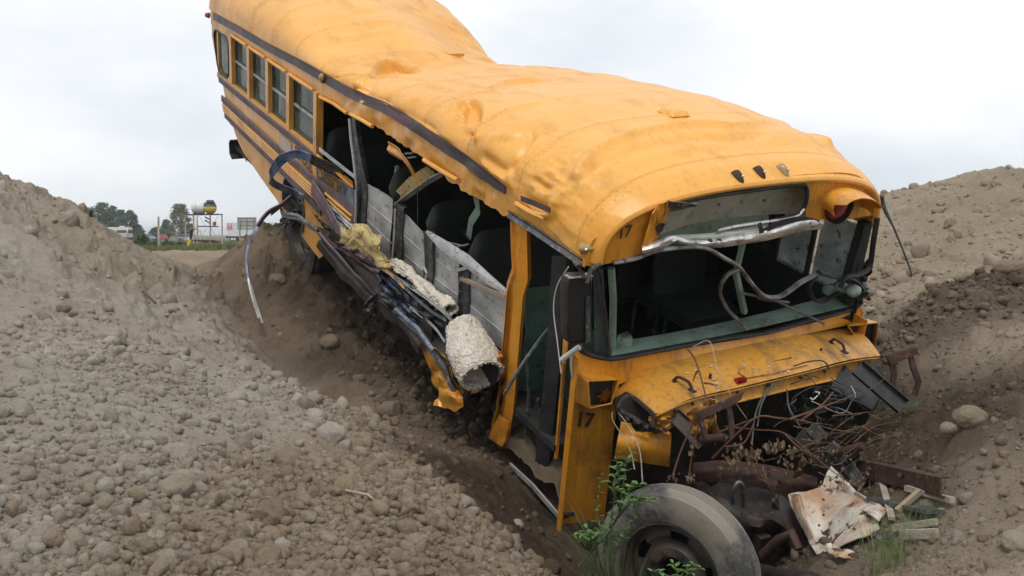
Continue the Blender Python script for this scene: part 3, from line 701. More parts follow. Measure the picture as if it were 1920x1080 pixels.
nosem = MB().sheet(G2[roof_n:], .006, (0, 0, 1)); nose = P(nosem, 'front_cap', 'roof', angle=60); nose['label'] = 'rounded visor cap over the windshield'
# ceiling lining (a separate inner skin)
lg = [[roof_pt(x, .02+.96*k/29, inset=.07)-np.array([0, 0, .05]) for k in range(30)] for x in np.linspace(-7.9, -.3, 60)]
P(MB().sheet(lg, .01), 'ceiling_lining', 'near_black')
# ---- header skin above the side windows
def zl(x): return lin(x, [-8.2, -4.55, -3.69, -3.3, -3.06, -2.15, -1.62, -.96, -.05], [.53, .53, .55, .57, .61, .60, .55, .575, .575])
gx = np.linspace(-8.1, .0, 420); gr = []
for x in gx:
    lo = zl(x)+(.022*fbm(x*9, 3, 4, 3)-.01 if -3.2 < x < -.95 else 0); hi = lin(x, *ZB)+.004
    cr_ = ss(-4.2, -3.6, x)*ss(-.95, -1.2, x)
    gr.append([(x, (.004+cr_*(.018*fbm(x*5, v*2, 7, 3)+(.03*(v < .2)*max(0, vn(x*6, 2, 9))))), lo*(1-v)+hi*v) for v in np.linspace(0, 1, 12)])
P(MB().sheet(gr, .008, (0, -1, 0)), 'window_header', 'side', angle=60)
gr = [[(x, 2.44, zl_*(1-v)+(lin(x, *ZB)+.003)*v-cave(x, 2.44)) for v in (0, .5, 1)] for x in np.linspace(-8.1, -.02, 40) for zl_ in (.55,)]
P(MB().sheet(gr, .008, (0, 1, 0)), 'window_header', 'side')
# drip mouldings above each window
E_ = [-7.27, -6.6, -5.95, -5.29, -4.52]
for a, b_ in zip(E_, E_[1:]): P(MB().tube([(a+.06, -.012, .565), ((a+b_)/2, -.022, .572), (b_-.04, -.012, .565)], .015, 8, flat=.9), 'drip_moulding', 'roof')
P(MB().tube([L(600, 182, y=-.012), L(625, 194, y=-.02), L(650, 212, y=-.012)], .016, 8), 'drip_moulding', 'roof')
P(MB().tube([L(657, 214, y=-.012), L(680, 226, y=-.02), L(698, 237, y=-.012)], .017, 8), 'drip_moulding', 'roof')
P(MB().tube([L(795, 300, y=-.012), L(830, 322, y=-.025), L(858, 338, y=-.012)], .018, 8), 'drip_moulding', 'roof')
P(MB().tube([L(968, 382, y=-.012), L(995, 398, y=-.025), L(1022, 410, y=-.012)], .018, 8), 'drip_moulding', 'roof')
# ---- dark stripe at the roof edge
spx = [(399, 30), (450, 58), (500, 88), (552, 115), (605, 146), (664, 179), (715, 200), (760, 227), (815, 262), (870, 300), (912, 332), (946, 357)]
path = smooth_path([L(*p, y=-.008) for p in spx], 6)
wd_ = list(lin(np.linspace(0, 1, len(path)), [0, .4, .6, .9, 1], [.085, .085, .095, .085, .05]))
def on_skin(p):                                                     # follow the crumpled skin
    d = np.abs(G2[:, :16, 0]-p[0])+np.abs(G2[:, :16, 2]-p[2]); i = np.unravel_index(np.argmin(d), d.shape); return G2[i][1]
sg = []
for p, wdt in zip(path, wd_):
    row = []
    for a in np.linspace(-.5, .5, 7):
        q = p+np.array([0, 0, a*wdt])
        if q[2] > lin(q[0], *ZB):
            col_ = G2[np.argmin(np.abs(G2[:, 0, 0]-q[0]))][:30]; y_ = lin(q[2], col_[:, 2], col_[:, 1])
        else: y_ = .004+ss(-4.2, -3.6, q[0])*ss(-.95, -1.2, q[0])*.018*fbm(q[0]*5, (q[2]-zl(q[0]))/.2*2, 7, 3)
        row.append((q[0], y_-.010, q[2]))
    sg.append(row)
P(MB().sheet(sg, .006, (0, -1, 0)), 'roof_stripe', 'stripe')
P(MB().ribbon([L(976, 372, y=-.02), L(1000, 381, y=-.03), L(1030, 394, y=-.02)], .035, up=(0, 0, 1), th=.006), 'roof_stripe', 'stripe')
# ---- lower side skin at the back
def xr(z): return -8.16+(.55-z)*.62
def zbot(x): return lin(x, [-7.52, -7.4, -7.2, -6.4, -5.48, -4.9, -4.55, -4.3, -4.0, -3.62], [-.5, -.62, -.70, -.81, -.95, -1.02, -1.05, -.92, -.72, -.60])
WC, WR = np.array(L(551, 384, y=0)), .31
gr = []; nu, nv = 330, 70
for u in np.linspace(0, 1, nu):
    row = []
    for v in np.linspace(0, 1, nv):
        x1 = -3.60-.03*vn(v*9, 1, 3)
        zt_ = -.03; x = xr(zt_)*(1-u)+x1*u; zb_ = zbot(x); z = zt_*(1-v)+zb_*v; x = xr(z)*(1-u)+x1*u
        p = np.array([x, 0., z]); dd = math.hypot(x-WC[0], z-WC[2])
        if abs(dd-WR) < .012: p[0] = WC[0]+(x-WC[0])*WR/dd; p[2] = WC[2]+(z-WC[2])*WR/dd
        y = .006*fbm(x*3, z*3, 2, 3)+.05*ss(-4.3, -3.7, x)*fbm(x*4, z*5, 6, 2)
        # rounded rear corner
        y += .10*(1-math.sqrt(max(0, 1-(1-min(1, (x-xr(z))/.14))**2)))
        row.append((p[0], y, p[2]))
    gr.append(row)
gr = np.array(gr)
def hl(i, j):
    c = gr[i:i+2, j:j+2].reshape(4, 3).mean(0); return math.hypot(c[0]-WC[0], c[2]-WC[2]) < WR
P(MB().sheet(gr, .006, (0, -1, 0), hl), 'side_panel', 'side', angle=60)
rg = [[(WC[0]+(WR+a)*math.cos(q), yy, WC[2]+(WR+a)*math.sin(q)) for a, yy in ((.03, -.012), (0, -.02), (-.005, .25))] for q in np.linspace(-.75, 3.6, 40)]
P(MB().sheet(rg, .008), 'wheel_arch', 'steel')
# posts and window band
wp = MB()
for x in E_: wp.box((x+.005, .012, .25), (.085, .045, .60))
wp.box((E_[-1]+.03, .02, .25), (.05, .07, .62))
wp.box((-7.82, .03, .25), (.05, .06, .60))
wp.box((-6.2, .012, -.018), (3.3, .04, .05))
P(wp, 'window_post', 'side')
# corner panel around the rounded rear window
def rrect(x0, x1, z0, z1, r, n=6, y=0.):
    out = []
    for cx, cz, a0 in ((x1-r, z1-r, 0), (x0+r, z1-r, 90), (x0+r, z0+r, 180), (x1-r, z0+r, 270)):
        for k in range(n): a = math.radians(a0+90*k/(n-1)); out.append(np.array([cx+r*math.cos(a), y, cz+r*math.sin(a)]))
    return out
inn = rrect(-7.90, -7.36, .03, .50, .12, 8, .0)
def to_rect(p, x0, x1, z0, z1):
    c = np.array([(x0+x1)/2, 0, (z0+z1)/2]); d = p-np.array([-7.63, 0, .265]); k = max(abs(d[0])/.27, abs(d[2])/.235)
    return np.array([c[0]+d[0]/k*(x1-x0)/2/.27, 0, c[2]+d[2]/k*(z1-z0)/2/.235])
inn = [p+np.array([-(p[2]-.26)*.35*ss(-7.5, -7.9, p[0]), 0, 0]) for p in inn]
ring = []
for p in inn+[inn[0]]:
    q = to_rect(p, -8.05, -7.28, -.035, .56); q[0] = max(q[0], xr(q[2])+.01); ring.append([q, (p+q)/2, p, p+np.array([0, .03, 0])])
P(MB().sheet(ring, .006, (0, -1, 0)), 'rear_corner_panel', 'side')
tb = MB().tube(inn+[inn[0]], .012, 6); rw = P(tb, 'window', 'black'); rw['label'] = 'rounded fixed window at the back corner'
P(MB().plate([p+np.array([0, .02, 0]) for p in inn], .005, (0, -1, 0)), 'pane', 'glass', rw)
for a, b_ in zip(E_, E_[1:]):
    x0, x1 = a+.048, b_-.038; f = MB()
    for q in (x0+.012, x1-.012): f.box((q, .045, .268), (.024, .02, .515))
    for z in (.018, .52): f.box(((x0+x1)/2, .045, z), (x1-x0, .018, .022))
    wf = P(f, 'window', 'dgreen')
    P(MB().box(((x0+x1)/2, .040, .27), (x1-x0, .014, .026)), 'sash_bar', 'alu', wf)
    P(MB().box(((x0+x1)/2, .056, .40), (x1-x0-.03, .004, .24)), 'pane', 'glass', wf); P(MB().box(((x0+x1)/2, .048, .14), (x1-x0-.03, .004, .24)), 'pane', 'glass', wf)
# rear wall, slanted, with its bumper and lamp
rwm = MB().sheet([[(xr(z)+.10*(1-math.sqrt(max(0, 1-(abs(y-1.22)/1.22)**6))), y, z) for z in np.linspace(.72, -.5, 14)] for y in np.linspace(.06, 2.38, 30)], .01)
P(rwm, 'rear_wall', 'side')
bp = MB(); c0 = L(446, 280, y=0.05)
bp.sheet([[np.array([c0[0]+dx, y, c0[2]+dz]) for dx, dz in ((-.05, .10), (-.09, .06), (-.08, -.07), (.02, -.11))] for y in np.linspace(-.03, 2.4, 20)], .012)
P(bp, 'rear_bumper', 'black')
P(MB().tube([L(455, 293, y=0), L(460, 296, y=-.02), L(462, 303, y=-.02)], .006, 5), 'bumper_shred', 'darkmetal')
P(MB().tube([L(392, 29, y=.02), L(386, 28, y=-.01)], [.035, .025], 12), 'marker_lamp', 'red')
lp = P(MB().ico(L(603, 145, y=-.03), .034, 2, .05, 3, (1, .7, 1.1)), 'marker_lamp', 'amber'); P(MB().ico(L(604, 147, y=-.012), .045, 2, .02, 3, (1, .4, 1)), 'lamp_base', 'steel', lp)
# rub rails and corrugations
RP = [(-.5, 0), (-.46, .8), (-.34, 1), (-.26, .35), (-.18, 1), (-.06, 1), (.0, .3), (.06, 1), (.18, 1), (.26, .35), (.34, 1), (.46, .8), (.5, 0)]
def rail(pxs, wdt, mat, y=-.004, depth=.018, prof=RP, name='rub_rail', n=8, up=(0, 0, 1)):
    return P(MB().ribbon(smooth_path([L(*p, y=y) for p in pxs], n), wdt, prof, depth, .003, up), name, mat)
rail([(412, 148), (470, 196), (541, 252), (592, 295), (636, 328)], .07, 'maroon')
rail([(417, 184), (470, 232), (513, 271), (560, 311), (597, 344)], .075, 'maroon')
rail([(423, 215), (470, 262), (512, 303), (560, 352), (603, 398)], .075, 'maroon')
cg = MB()
for f in (.30, .44, .58, .72):
    p0 = np.array(L(418+4*f, 186+29*f, y=-.004)); p1 = np.array(L(600+3*f, 348+48*f, y=-.004))
    cg.ribbon([p0+(p1-p0)*k/20 for k in range(21)], .036, [(-.5, 0), (-.35, .7), (0, 1), (.35, .7), (.5, 0)], .022, .003, (0, 0, 1))
P(cg, 'corrugation', 'side')
rail([(594, 346), (630, 372), (664, 400)], .13, 'maroon', -.02, .006, [(-.5, 0), (-.3, .4), (0, 0), (.3, .5), (.5, 0)])
rail([(586, 352), (606, 382), (622, 410), (640, 446)], .17, 'maroon', -.05, .016, name='peeled_rub_rail', up=(1, 0, .3))
for k, (a, b_, m_) in enumerate([((612, 362), (662, 405), 'side'), ((616, 373), (660, 414), 'side'), ((622, 385), (642, 404), 'alu'), ((642, 404), (663, 424), 'alu'), ((626, 396), (645, 414), 'blue'), ((645, 412), (664, 432), 'alu'), ((630, 409), (650, 430), 'alu')]):
    p0, p1 = L(*a, y=-.012), L(*b_, y=-.012); P(MB().tube([p0, (p0+p1)/2, p1], [.024, .028, .02], 8, flat=.6), 'corrugation', m_)
# skin scraped to bare metal at the tear, and an old square patch
P(MB().sheet([[L(636+u*34, 340+u*18+v*34, y=-.012+.01*vn(u*3, v*3, 3)) for v in (0, .5, 1)] for u in np.linspace(0, 1, 5)], .003), 'scraped_skin', 'blue')
P(MB().plate([L(522, 247, y=-.01), L(546, 268, y=-.01), L(546, 297, y=-.01), L(524, 275, y=-.01)], .002, (0, -1, 0)), 'paint_patch', simple('faded_patch', (.42, .33, .28), (.5, .38, .3), 6, .6))
P(MB().sheet([[L(598+u*66, 283+u*52-(1-v)*7, y=-.02-.05*v) for v in np.linspace(0, 1, 4)] for u in np.linspace(0, 1, 14)], .005), 'torn_sill', 'alu')
P(MB().sheet([[L(594+u*68, 288+u*57+v*8, y=-.03-.03*v+.01*vn(u*8, v, 3)) for v in np.linspace(0, 1, 4)] for u in np.linspace(0, 1, 14)], .005), 'torn_sill', 'side')
# ---- writing
def text_on(body, quad, surf, mat, name='lettering', off=.0, parent=bus, bold=.03, normal=(0, -1, 0)):
    cu = bpy.data.curves.new('t', 'FONT'); cu.body = body; cu.resolution_u = 4; cu.offset = bold
    to = bpy.data.objects.new('t', cu); COL.objects.link(to); dg = bpy.context.evaluated_depsgraph_get()
    me = bpy.data.meshes.new_from_object(to.evaluated_get(dg)); bpy.data.objects.remove(to)
    co = np.array([v.co[:2] for v in me.vertices]); lo, hi = co.min(0), co.max(0); uv = (co-lo)/(hi-lo)
    tl, tr, br, bl = [np.array(q, float) for q in quad]
    mb = MB(); vs = []
    for u, v in uv:
        p = (bl*(1-u)+br*u)*(1-v)+(tl*(1-u)+tr*u)*v; vs.append(surf(*p))
    mb.add(vs, [tuple(f.vertices) for f in me.polygons]); bpy.data.meshes.remove(me)
    return P(mb, name, mat, parent, smooth=False)
text_on('SCHOOL', [(553, 271), (585, 302), (584, 326), (552, 292)], SY(-.012), 'text')
text_on('DISTRICT', [(592, 309), (672, 366), (674, 385), (594, 333)], SY(-.016), 'text')
# ---- far side wall with its windows
fw = MB()
fw.sheet([[(x, 2.44, z) for z in (.01, -.4, -.8, -1.1)] for x in np.linspace(-7.6, 0, 20)], .01)
for x in [-.88-.71*k for k in range(10)]: h_ = .60-cave(x, 2.44); fw.box((x, 2.42, h_/2-.02), (.07, .04, h_))
fw.box((-.06, 2.40, .26), (.08, .05, .6))
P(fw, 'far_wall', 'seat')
fr_ = MB().box((-.50, 2.40, .26), (.03, .03, .58)); wf = P(fr_, 'window', 'black'); wf['label'] = 'mud-speckled driver side window'
P(MB().box((-.29, 2.425, .26), (.36, .004, .54)), 'pane', 'dustglass', wf); P(MB().box((-.68, 2.425, .26), (.33, .004, .54)), 'pane', 'dustglass', wf)
for k in range(9):
    x = -.88-.71*(k+.5); wf = P(MB().box((x, 2.41, .27), (.64, .012, .022)), 'window', 'dgreen'); P(MB().box((x, 2.425, .26-cave(x, 2.44)*.6), (.64, .004, .54-cave(x, 2.44)*1.3)), 'pane', 'glass', wf)
# ---- interior
fl = MB().box((-3.85, 1.22, -.76), (7.4, 2.36, .05)); P(fl, 'floor', 'near_black')
for y in (.75, 1.7): P(MB().box((-3.0, y, -.92), (8.2, .08, .2)), 'chassis_rail', 'darkmetal')
for x in (-6.4, -5.0, -3.4, -1.8): P(MB().box((x, 1.22, -.86), (.08, 2.2, .12)), 'cross_member', 'darkmetal')
def seat(x, y0, y1, top=.2, mat='seat', tilt=.1):
    yc = (y0+y1)/2; G_ = []
    pr = []
    w2 = (y1-y0)/2; r = .16
    for a in np.linspace(-1, 1, 21):
        yy = a*w2; e = max(0, abs(yy)-(w2-r)); zt = top-(r-math.sqrt(max(0, r*r-e*e)))
        pr.append((yc+yy, zt))
    for sgn in (-1, 1):
        G_.append([[x+sgn*.035*math.sin(PI*max(.08, min(1, (1-v)*6+.1))/2 if v > .8 else PI/2)-tilt*(v-.5), y, -.5*(1-v)+zt*v] for v in np.linspace(0, 1, 12) for y, zt in ((0, 0),)] if False else None)
    front = [[(x+.04-tilt*v-.035*(v > .93), y, -.5*(1-v)+zt*v) for v in np.linspace(0, 1, 9)] for y, zt in pr]
    s_ = MB().sheet(front, .085); b_ = P(s_, 'seat', mat); 
    P(MB().sheet([[(x+.05+.4*u, y0+(y1-y0)*v, -.40-.02*math.cos(u*6)) for u in np.linspace(0, 1, 6)] for v in np.linspace(0, 1, 4)], .10), 'seat_cushion', mat, b_)
    P(MB().tube([(x+.1, y0+.08, -.74), (x+.1, y0+.08, -.45), (x+.38, y0+.08, -.45), (x+.38, y0+.08, -.74)], .015, 6), 'seat_frame', 'steel', b_)
    return b_
for k, x in enumerate([-1.5, -2.22, -2.95, -3.68, -4.45, -5.2, -5.9, -6.6]):
    seat(x, .10, 1.0, (.22, .2, .26, .24, .2, .2, .2, .2)[k]); 
    if k < 7: seat(x, 1.46, 2.34, .2)
seat(-1.15, 1.5, 2.0, .30); P(MB().box((-1.42, 1.85, -.1), (.03, 1.0, .7)), 'driver_partition', 'near_black')
P(MB().sheet([[L(px, py, x=-.86) for px, py in row] for row in [((982, 541), (985, 620), (975, 680), (962, 728)), ((1010, 538), (1012, 620), (1008, 680), (1002, 735)), ((1036, 535), (1034, 610), (1030, 670), (1028, 738))]], .02), 'entry_partition', 'doorgreen')
P(MB().sheet([[L(px, py, x=-.84) for px, py in row] for row in [((955, 742), (958, 790), (945, 838)), ((990, 738), (992, 790), (985, 842)), ((1030, 735), (1030, 790), (1025, 845))]], .02), 'stepwell_panel', 'signwhite')
P(MB().tube(smooth_path([L(945, 740, x=-.5), L(975, 690, x=-.5), L(1010, 640, x=-.5), L(1035, 608, x=-.5)]), .012, 6), 'grab_rail', 'steel')
P(MB().tube([L(988, 665, x=-.55), L(992, 740, x=-.55), L(985, 815, x=-.55)], .013, 6), 'grab_rail', 'steel')
P(MB().sheet([[L(993+u*26+3*math.sin(v*9+u*5), 745+v*68, x=-.62+.04*vn(u*4, v*4, 2)) for v in np.linspace(0, 1, 8)] for u in np.linspace(0, 1, 6)], .003), 'plastic_sheet', 'tornglass')
# ---- bare aluminium liner panels of the torn bays
def quad_sheet(q, surf, mat, name, nu_=14, nv_=10, th=.005, amp=.01, fr=4, seed=0, parent=bus):
    tl, tr, br, bl = [np.array(p, float) for p in q]; g_ = []
    for u in np.linspace(0, 1, nu_):
        g_.append([surf(*((tl*(1-u)+tr*u)*(1-v)+(bl*(1-u)+br*u)*v))+np.array([0, amp*fbm(u*fr+seed, v*fr, seed, 3), 0]) for v in np.linspace(0, 1, nv_)])
    return P(MB().sheet(g_, th), name, mat, parent, angle=60)
liners = [[(681, 338), (737, 374), (733, 492), (677, 430)], [(744, 388), (795, 434), (796, 540), (740, 495)], [(802, 437), (862, 472), (860, 590), (802, 545)], [(868, 474), (951, 548), (945, 660), (868, 600)]]
for k, q in enumerate(liners):
    o = quad_sheet(q, SY(.07), 'alu', 'liner_panel', 16, 12, .004, .03, 2.5, k+2)
    gm = MB()
    for f in (.38, .70):
        a = np.array(q[0])*(1-f)+np.array(q[3])*f; b_ = np.array(q[1])*(1-f)+np.array(q[2])*f
        gm.tube([L(*(a*(1-u)+b_*u), y=.064+.03*fbm(u*2.5+k+2, f*2.5, k+2, 3)) for u in np.linspace(0, 1, 10)], .004, 5)
    P(gm, 'groove', 'alu', o)
P(MB().sheet([[L(px, py+v*dy, y=.05-.022*v+.012*vn(px*.04, v*3, 2)) for v in np.linspace(0, 1, 6)] for px, py, dy in ((800, 432, 6), (820, 442, 20), (840, 453, 26), (880, 478, 28), (916, 512, 22), (950, 543, 10))], .004), 'curled_liner_edge', 'alu')
P(MB().beam(L(865, 522, y=.03), L(950, 556, y=.03), .03, .025), 'wood_batten', 'tanwood')
def post(pxs, wdt, mat, y=.03, th=.05, name='torn_post', up=(1, 0, 0)):
    return P(MB().ribbon([L(*p, y=y) for p in pxs], wdt, [(-.5, 0), (-.4, 1), (.4, 1), (.5, 0)], -.02, th, up), name, mat)
post([(657, 222), (662, 262), (668, 300), (676, 345), (673, 400), (670, 442)], [.05, .05, .06, .10, .11, .09], 'steel')
P(MB().tube([L(*p, y=-.02) for p in [(655, 222), (658, 262), (663, 300), (668, 345), (667, 400), (664, 440)]], .012, 6), 'torn_post', 'alu')
post([(744, 385), (742, 430), (738, 492)], .085, 'steel'); post([(797, 436), (799, 480), (798, 536)], .075, 'steel'); post([(864, 505), (865, 550), (862, 592)], .085, 'steel')
P(MB().tube([L(*p, y=-.01) for p in [(741, 392), (739, 440), (735, 490)]], .009, 6), 'torn_post', 'alu')
P(MB().tube([L(792, 438, y=0), L(795, 500, y=0), L(800, 512, y=-.04), L(796, 530, y=-.02)], .01, 6), 'torn_post', 'alu')
P(MB().beam(L(848, 509, y=-.02), L(876, 502, y=.03), .03, .02), 'post_cap', 'alu')
post([(965, 418), (966, 470), (968, 515), (958, 545), (950, 650), (940, 760), (928, 815)], [.085, .085, .08, .09, .09, .10, .13], 'yellow', .0, .07, 'door_pillar')
P(MB().sheet([[L(px, py, y=-.02+.05*v) for v in (0, 1)] for px, py in ((952, 545), (944, 650), (935, 770), (918, 825))], .004), 'pillar_edge', 'rust')
quad_sheet([(932, 778), (956, 790), (944, 838), (915, 822)], SY(-.03), 'yellow', 'pillar_foot', 6, 6, .006, .03, 3, 4)
# header remains hanging in the openings
P(MB().ribbon(smooth_path([L(730, 276, y=.0), L(752, 290, y=-.03), L(768, 308, y=-.02), L(780, 330, y=.02), L(792, 345, y=.05)]), [.09]*9+[.06]*8+[.05]*8+[.04]*8, [(-.5, 0), (-.2, 1), (.2, .4), (.5, 1)], .02, .005, (1, 0, 1)), 'hanging_trim', 'yellow')
P(MB().sheet([[L(px, py, y=.12+.04*v) for v, (px, py) in zip((0, .5, 1), r_)] for r_ in (((750, 352), (757, 358), (752, 366)), ((775, 328), (785, 336), (790, 345)), ((800, 312), (812, 320), (820, 330)))], .05), 'hanging_insulation', 'yfoam')
P(MB().sheet([[L(px, py, y=.05+.06*v) for v, (px, py) in zip((0, 1), r_)] for r_ in (((737, 384), (739, 386)), ((760, 365), (766, 372)), ((800, 336), (805, 344)), ((825, 322), (830, 330)))], .006), 'hanging_strip', 'alu')
P(MB().tube([L(783, 340, y=.05), L(783, 420, y=.05)], .003, 4), 'hanging_wire', 'wire')
P(MB().ribbon([L(888, 350, y=.3), L(893, 375, y=.3), L(896, 395, y=.3), L(883, 415, y=.3), L(878, 445, y=.3)], .08, up=(1, 0, 0), th=.004), 'hanging_strip', 'green')
P(MB().tube([L(745, 312, y=.2), L(742, 332, y=.2), L(747, 320, y=.2)], .02, 5), 'hanging_strip', 'green')
P(MB().beam(L(855, 418, y=.4), L(885, 448, y=.4), .05, .02), 'loose_slat', 'seat')
for a, b_ in (((832, 452), (872, 462)), ((845, 466), (878, 458)), ((760, 288), (775, 287)), ((765, 296), (780, 294))): P(MB().tube([L(*a, y=.2), L(*b_, y=.2)], .007, 5), 'bent_rod', 'alu')
# ---- torn-out underside edge: skirt strip, crushed sheets, peeled ends
SKP = [(530, 402), (560, 408), (592, 428), (620, 462), (655, 500), (700, 545), (740, 580), (775, 612), (808, 652), (840, 702), (866, 752)]
path = smooth_path([L(*p, y=-.16-.08*math.sin(i*.9)) for i, p in enumerate(SKP)], 5)
def mixpart(a, b_, mat, wdt, prof, depth, name='skirt_strip', upv=(0, -.5, 1), jitter=.012, seed=0):
    n = len(path); q = [path[i]+np.array([0, jitter*vn(i*.4, 2, seed), jitter*vn(i*.5, 5, seed)]) for i in range(int(a*n), max(int(b_*n), int(a*n)+3))]
    return P(MB().ribbon(q, wdt, prof, depth, .005, upv), name, mat)
mixpart(0, .25, 'steel', .08, RP[::2], .02); mixpart(.24, .66, 'maroon', .10, RP, .02); mixpart(.64, .86, 'blue', .20, RP, .03); mixpart(.84, 1.0, 'steel', .14, RP[::2], .03)
mixpart(.26, .8, 'darkmetal', .22, [(-.5, 0), (-.2, 1), (.1, -.6), (.5, .5)], .05, 'bent_skirt', (0, .6, 1), .03, 4)
cs = MB()
for k in range(26):
    f = k/25; i = int((.2+.72*f)*(len(path)-1)); a = path[i]; up_ = L(*(np.array((640, 428))*(1-f)+np.array((945, 668))*f), y=.06)
    cs.v += []
    row = [a*(1-v)+up_*v+np.array([0, -.06*math.sin(PI*v)*(1+vn(f*9, v*3, 4)), .04*vn(f*11, v*4, 7)]) for v in np.linspace(0, 1, 9)]
    if k == 0: rowsS = []
    rowsS.append(row)
P(MB().sheet(rowsS, .006), 'crushed_wall', 'darkmetal', angle=30)
def crumple(q, y, mat, name, amp, seed, th=.005, n=16, parent=bus, d=None, fr=3):
    tl, tr, br, bl = [np.array(p, float) for p in q]; g_ = []; rr = random.Random(seed)
    for i_, u in enumerate(np.linspace(0, 1, n)):
        row = []
        for j_, v in enumerate(np.linspace(0, 1, n)):
            px = (tl*(1-u)+tr*u)*(1-v)+(bl*(1-u)+br*u)*v+np.array([7*vn(v*4, seed, 1)*(u in (0., 1.)), 7*vn(u*4, seed, 2)*(v in (0., 1.))])
            o_ = amp*(2*abs(vn(u*fr+v*2+seed, v*fr-u+seed, seed))-.6+.6*fbm(u*fr*2, v*fr*2, seed+3, 2))
            row.append(L(*px, y=y-o_) if d is None else at(px[0], px[1], d+o_+(0 if not hasattr(y, '__len__') else y[0]*(1-v)+y[1]*v)))
        g_.append(row)
    return P(MB().sheet(g_, th), name, mat, parent, angle=25)
crumple([(705, 503), (770, 560), (775, 605), (712, 545)], -.10, 'blue', 'torn_sheet', .07, 5); crumple([(715, 500), (800, 560), (845, 600), (765, 575)], -.06, 'darkmetal', 'torn_sheet', .06, 8)
crumple([(760, 555), (845, 612), (840, 640), (770, 592)], -.12, 'steel', 'torn_sheet', .06, 11); crumple([(720, 545), (760, 590), (752, 600), (712, 560)], -.16, 'steel', 'torn_sheet', .04, 15)
crumple([(636, 455), (712, 498), (716, 522), (640, 470)], -.14, 'maroon', 'torn_sheet', .05, 18); crumple([(585, 400), (640, 440), (660, 478), (600, 420)], -.06, 'darkmetal', 'torn_sheet', .05, 21)
for q in (((716, 502), (810, 565), (858, 610)), ((740, 520), (800, 575), (838, 600)), ((690, 470), (720, 500), (760, 540)), ((770, 575), (815, 612), (836, 640))):
    P(MB().ribbon(smooth_path([L(*p, y=-.14+.03*vn(p[0], p[1], 2)) for p in q]), .045, [(-.5, 0), (-.1, 1), (.1, .2), (.5, .6)], .015, .003, (0, -.4, 1)), 'bent_strip', random.choice(('alu', 'steel', 'alu', 'side')))
crumple([(784, 642), (822, 652), (866, 735), (826, 742)], -.20, 'yellow', 'peeled_skin', .03, 31, fr=1.6); crumple([(820, 700), (860, 735), (864, 770), (820, 755)], -.26, 'yellow', 'peeled_skin', .03, 33, fr=1.6)
crumple([(690, 560), (712, 548), (700, 590), (680, 580)], -.12, 'steel', 'hanging_flap', .05, 35)
crumple([(885, 668), (945, 660), (945, 700), (890, 735)], -.02, 'yellow', 'peeled_skin', .06, 37); crumple([(865, 660), (940, 668), (935, 690), (870, 700)], .04, 'steel', 'torn_sheet', .05, 38)
crumple([(925, 700), (950, 690), (940, 790), (905, 750)], .05, 'darkmetal', 'torn_sheet', .04, 39)
P(MB().tube([L(600, 395, y=.1), L(592, 440, y=.15), L(596, 480, y=.1)], .02, 6), 'hanging_strut', 'darkmetal')
crumple([(528, 352), (570, 372), (580, 410), (530, 430)], .10, 'black', 'mud_flap', .04, 41); crumple([(530, 402), (552, 395), (550, 418), (528, 422)], -.02, 'black', 'mud_flap', .05, 43)
P(MB().beam(L(536, 414, y=-.05), L(556, 400, y=-.02), .03, .01), 'bent_strip', 'alu')
# peeled rub rail: blue loop standing off the side, then the long strip hanging to the ground
P(MB().ribbon(smooth_path([L(642, 326, y=-.02), L(610, 312, y=-.12), L(580, 297, y=-.22)]), [.13]*9+[.11]*8, RP, .02, .004, (.25, -.2, 1)), 'peeled_rub_rail', 'darkmetal')
P(MB().ribbon(smooth_path([L(582, 297, y=-.22), L(556, 289, y=-.32), L(530, 298, y=-.42), L(512, 318, y=-.45), L(505, 335, y=-.42), L(522, 349, y=-.3), L(550, 360, y=-.12), L(566, 368, y=-.04)]), [.085]*16+[.09]*16+[.07]*10+[.07]*15, RP, .02, .004, (.3, -.1, 1)), 'peeled_rub_rail', 'bluebright')
st = smooth_path([L(556, 362, y=-.03), L(530, 384, y=-.15), L(503, 400, y=-.30), L(484, 425, y=-.42), L(470, 452, y=-.5), L(464, 485, y=-.56), L(468, 520, y=-.6), L(477, 560, y=-.66), L(490, 600, y=-.7)], 6)
P(MB().ribbon(st[:19], .07, RP[::2], .02, .004, (.6, -.3, .8)), 'peeled_rub_rail', 'maroon'); P(MB().ribbon(st[18:38], .08, RP[::2], .02, .004, (.9, -.3, .2)), 'peeled_rub_rail', 'bluebright'); P(MB().ribbon(st[37:], .085, RP[::2], .02, .004, (.9, -.3, .2)), 'peeled_rub_rail', 'chrome')
P(MB().ribbon(smooth_path([L(548, 366, y=-.03), L(528, 386, y=-.12), L(508, 402, y=-.25)], 5), .04, up=(.6, -.3, .8)), 'peeled_rub_rail', 'maroon')
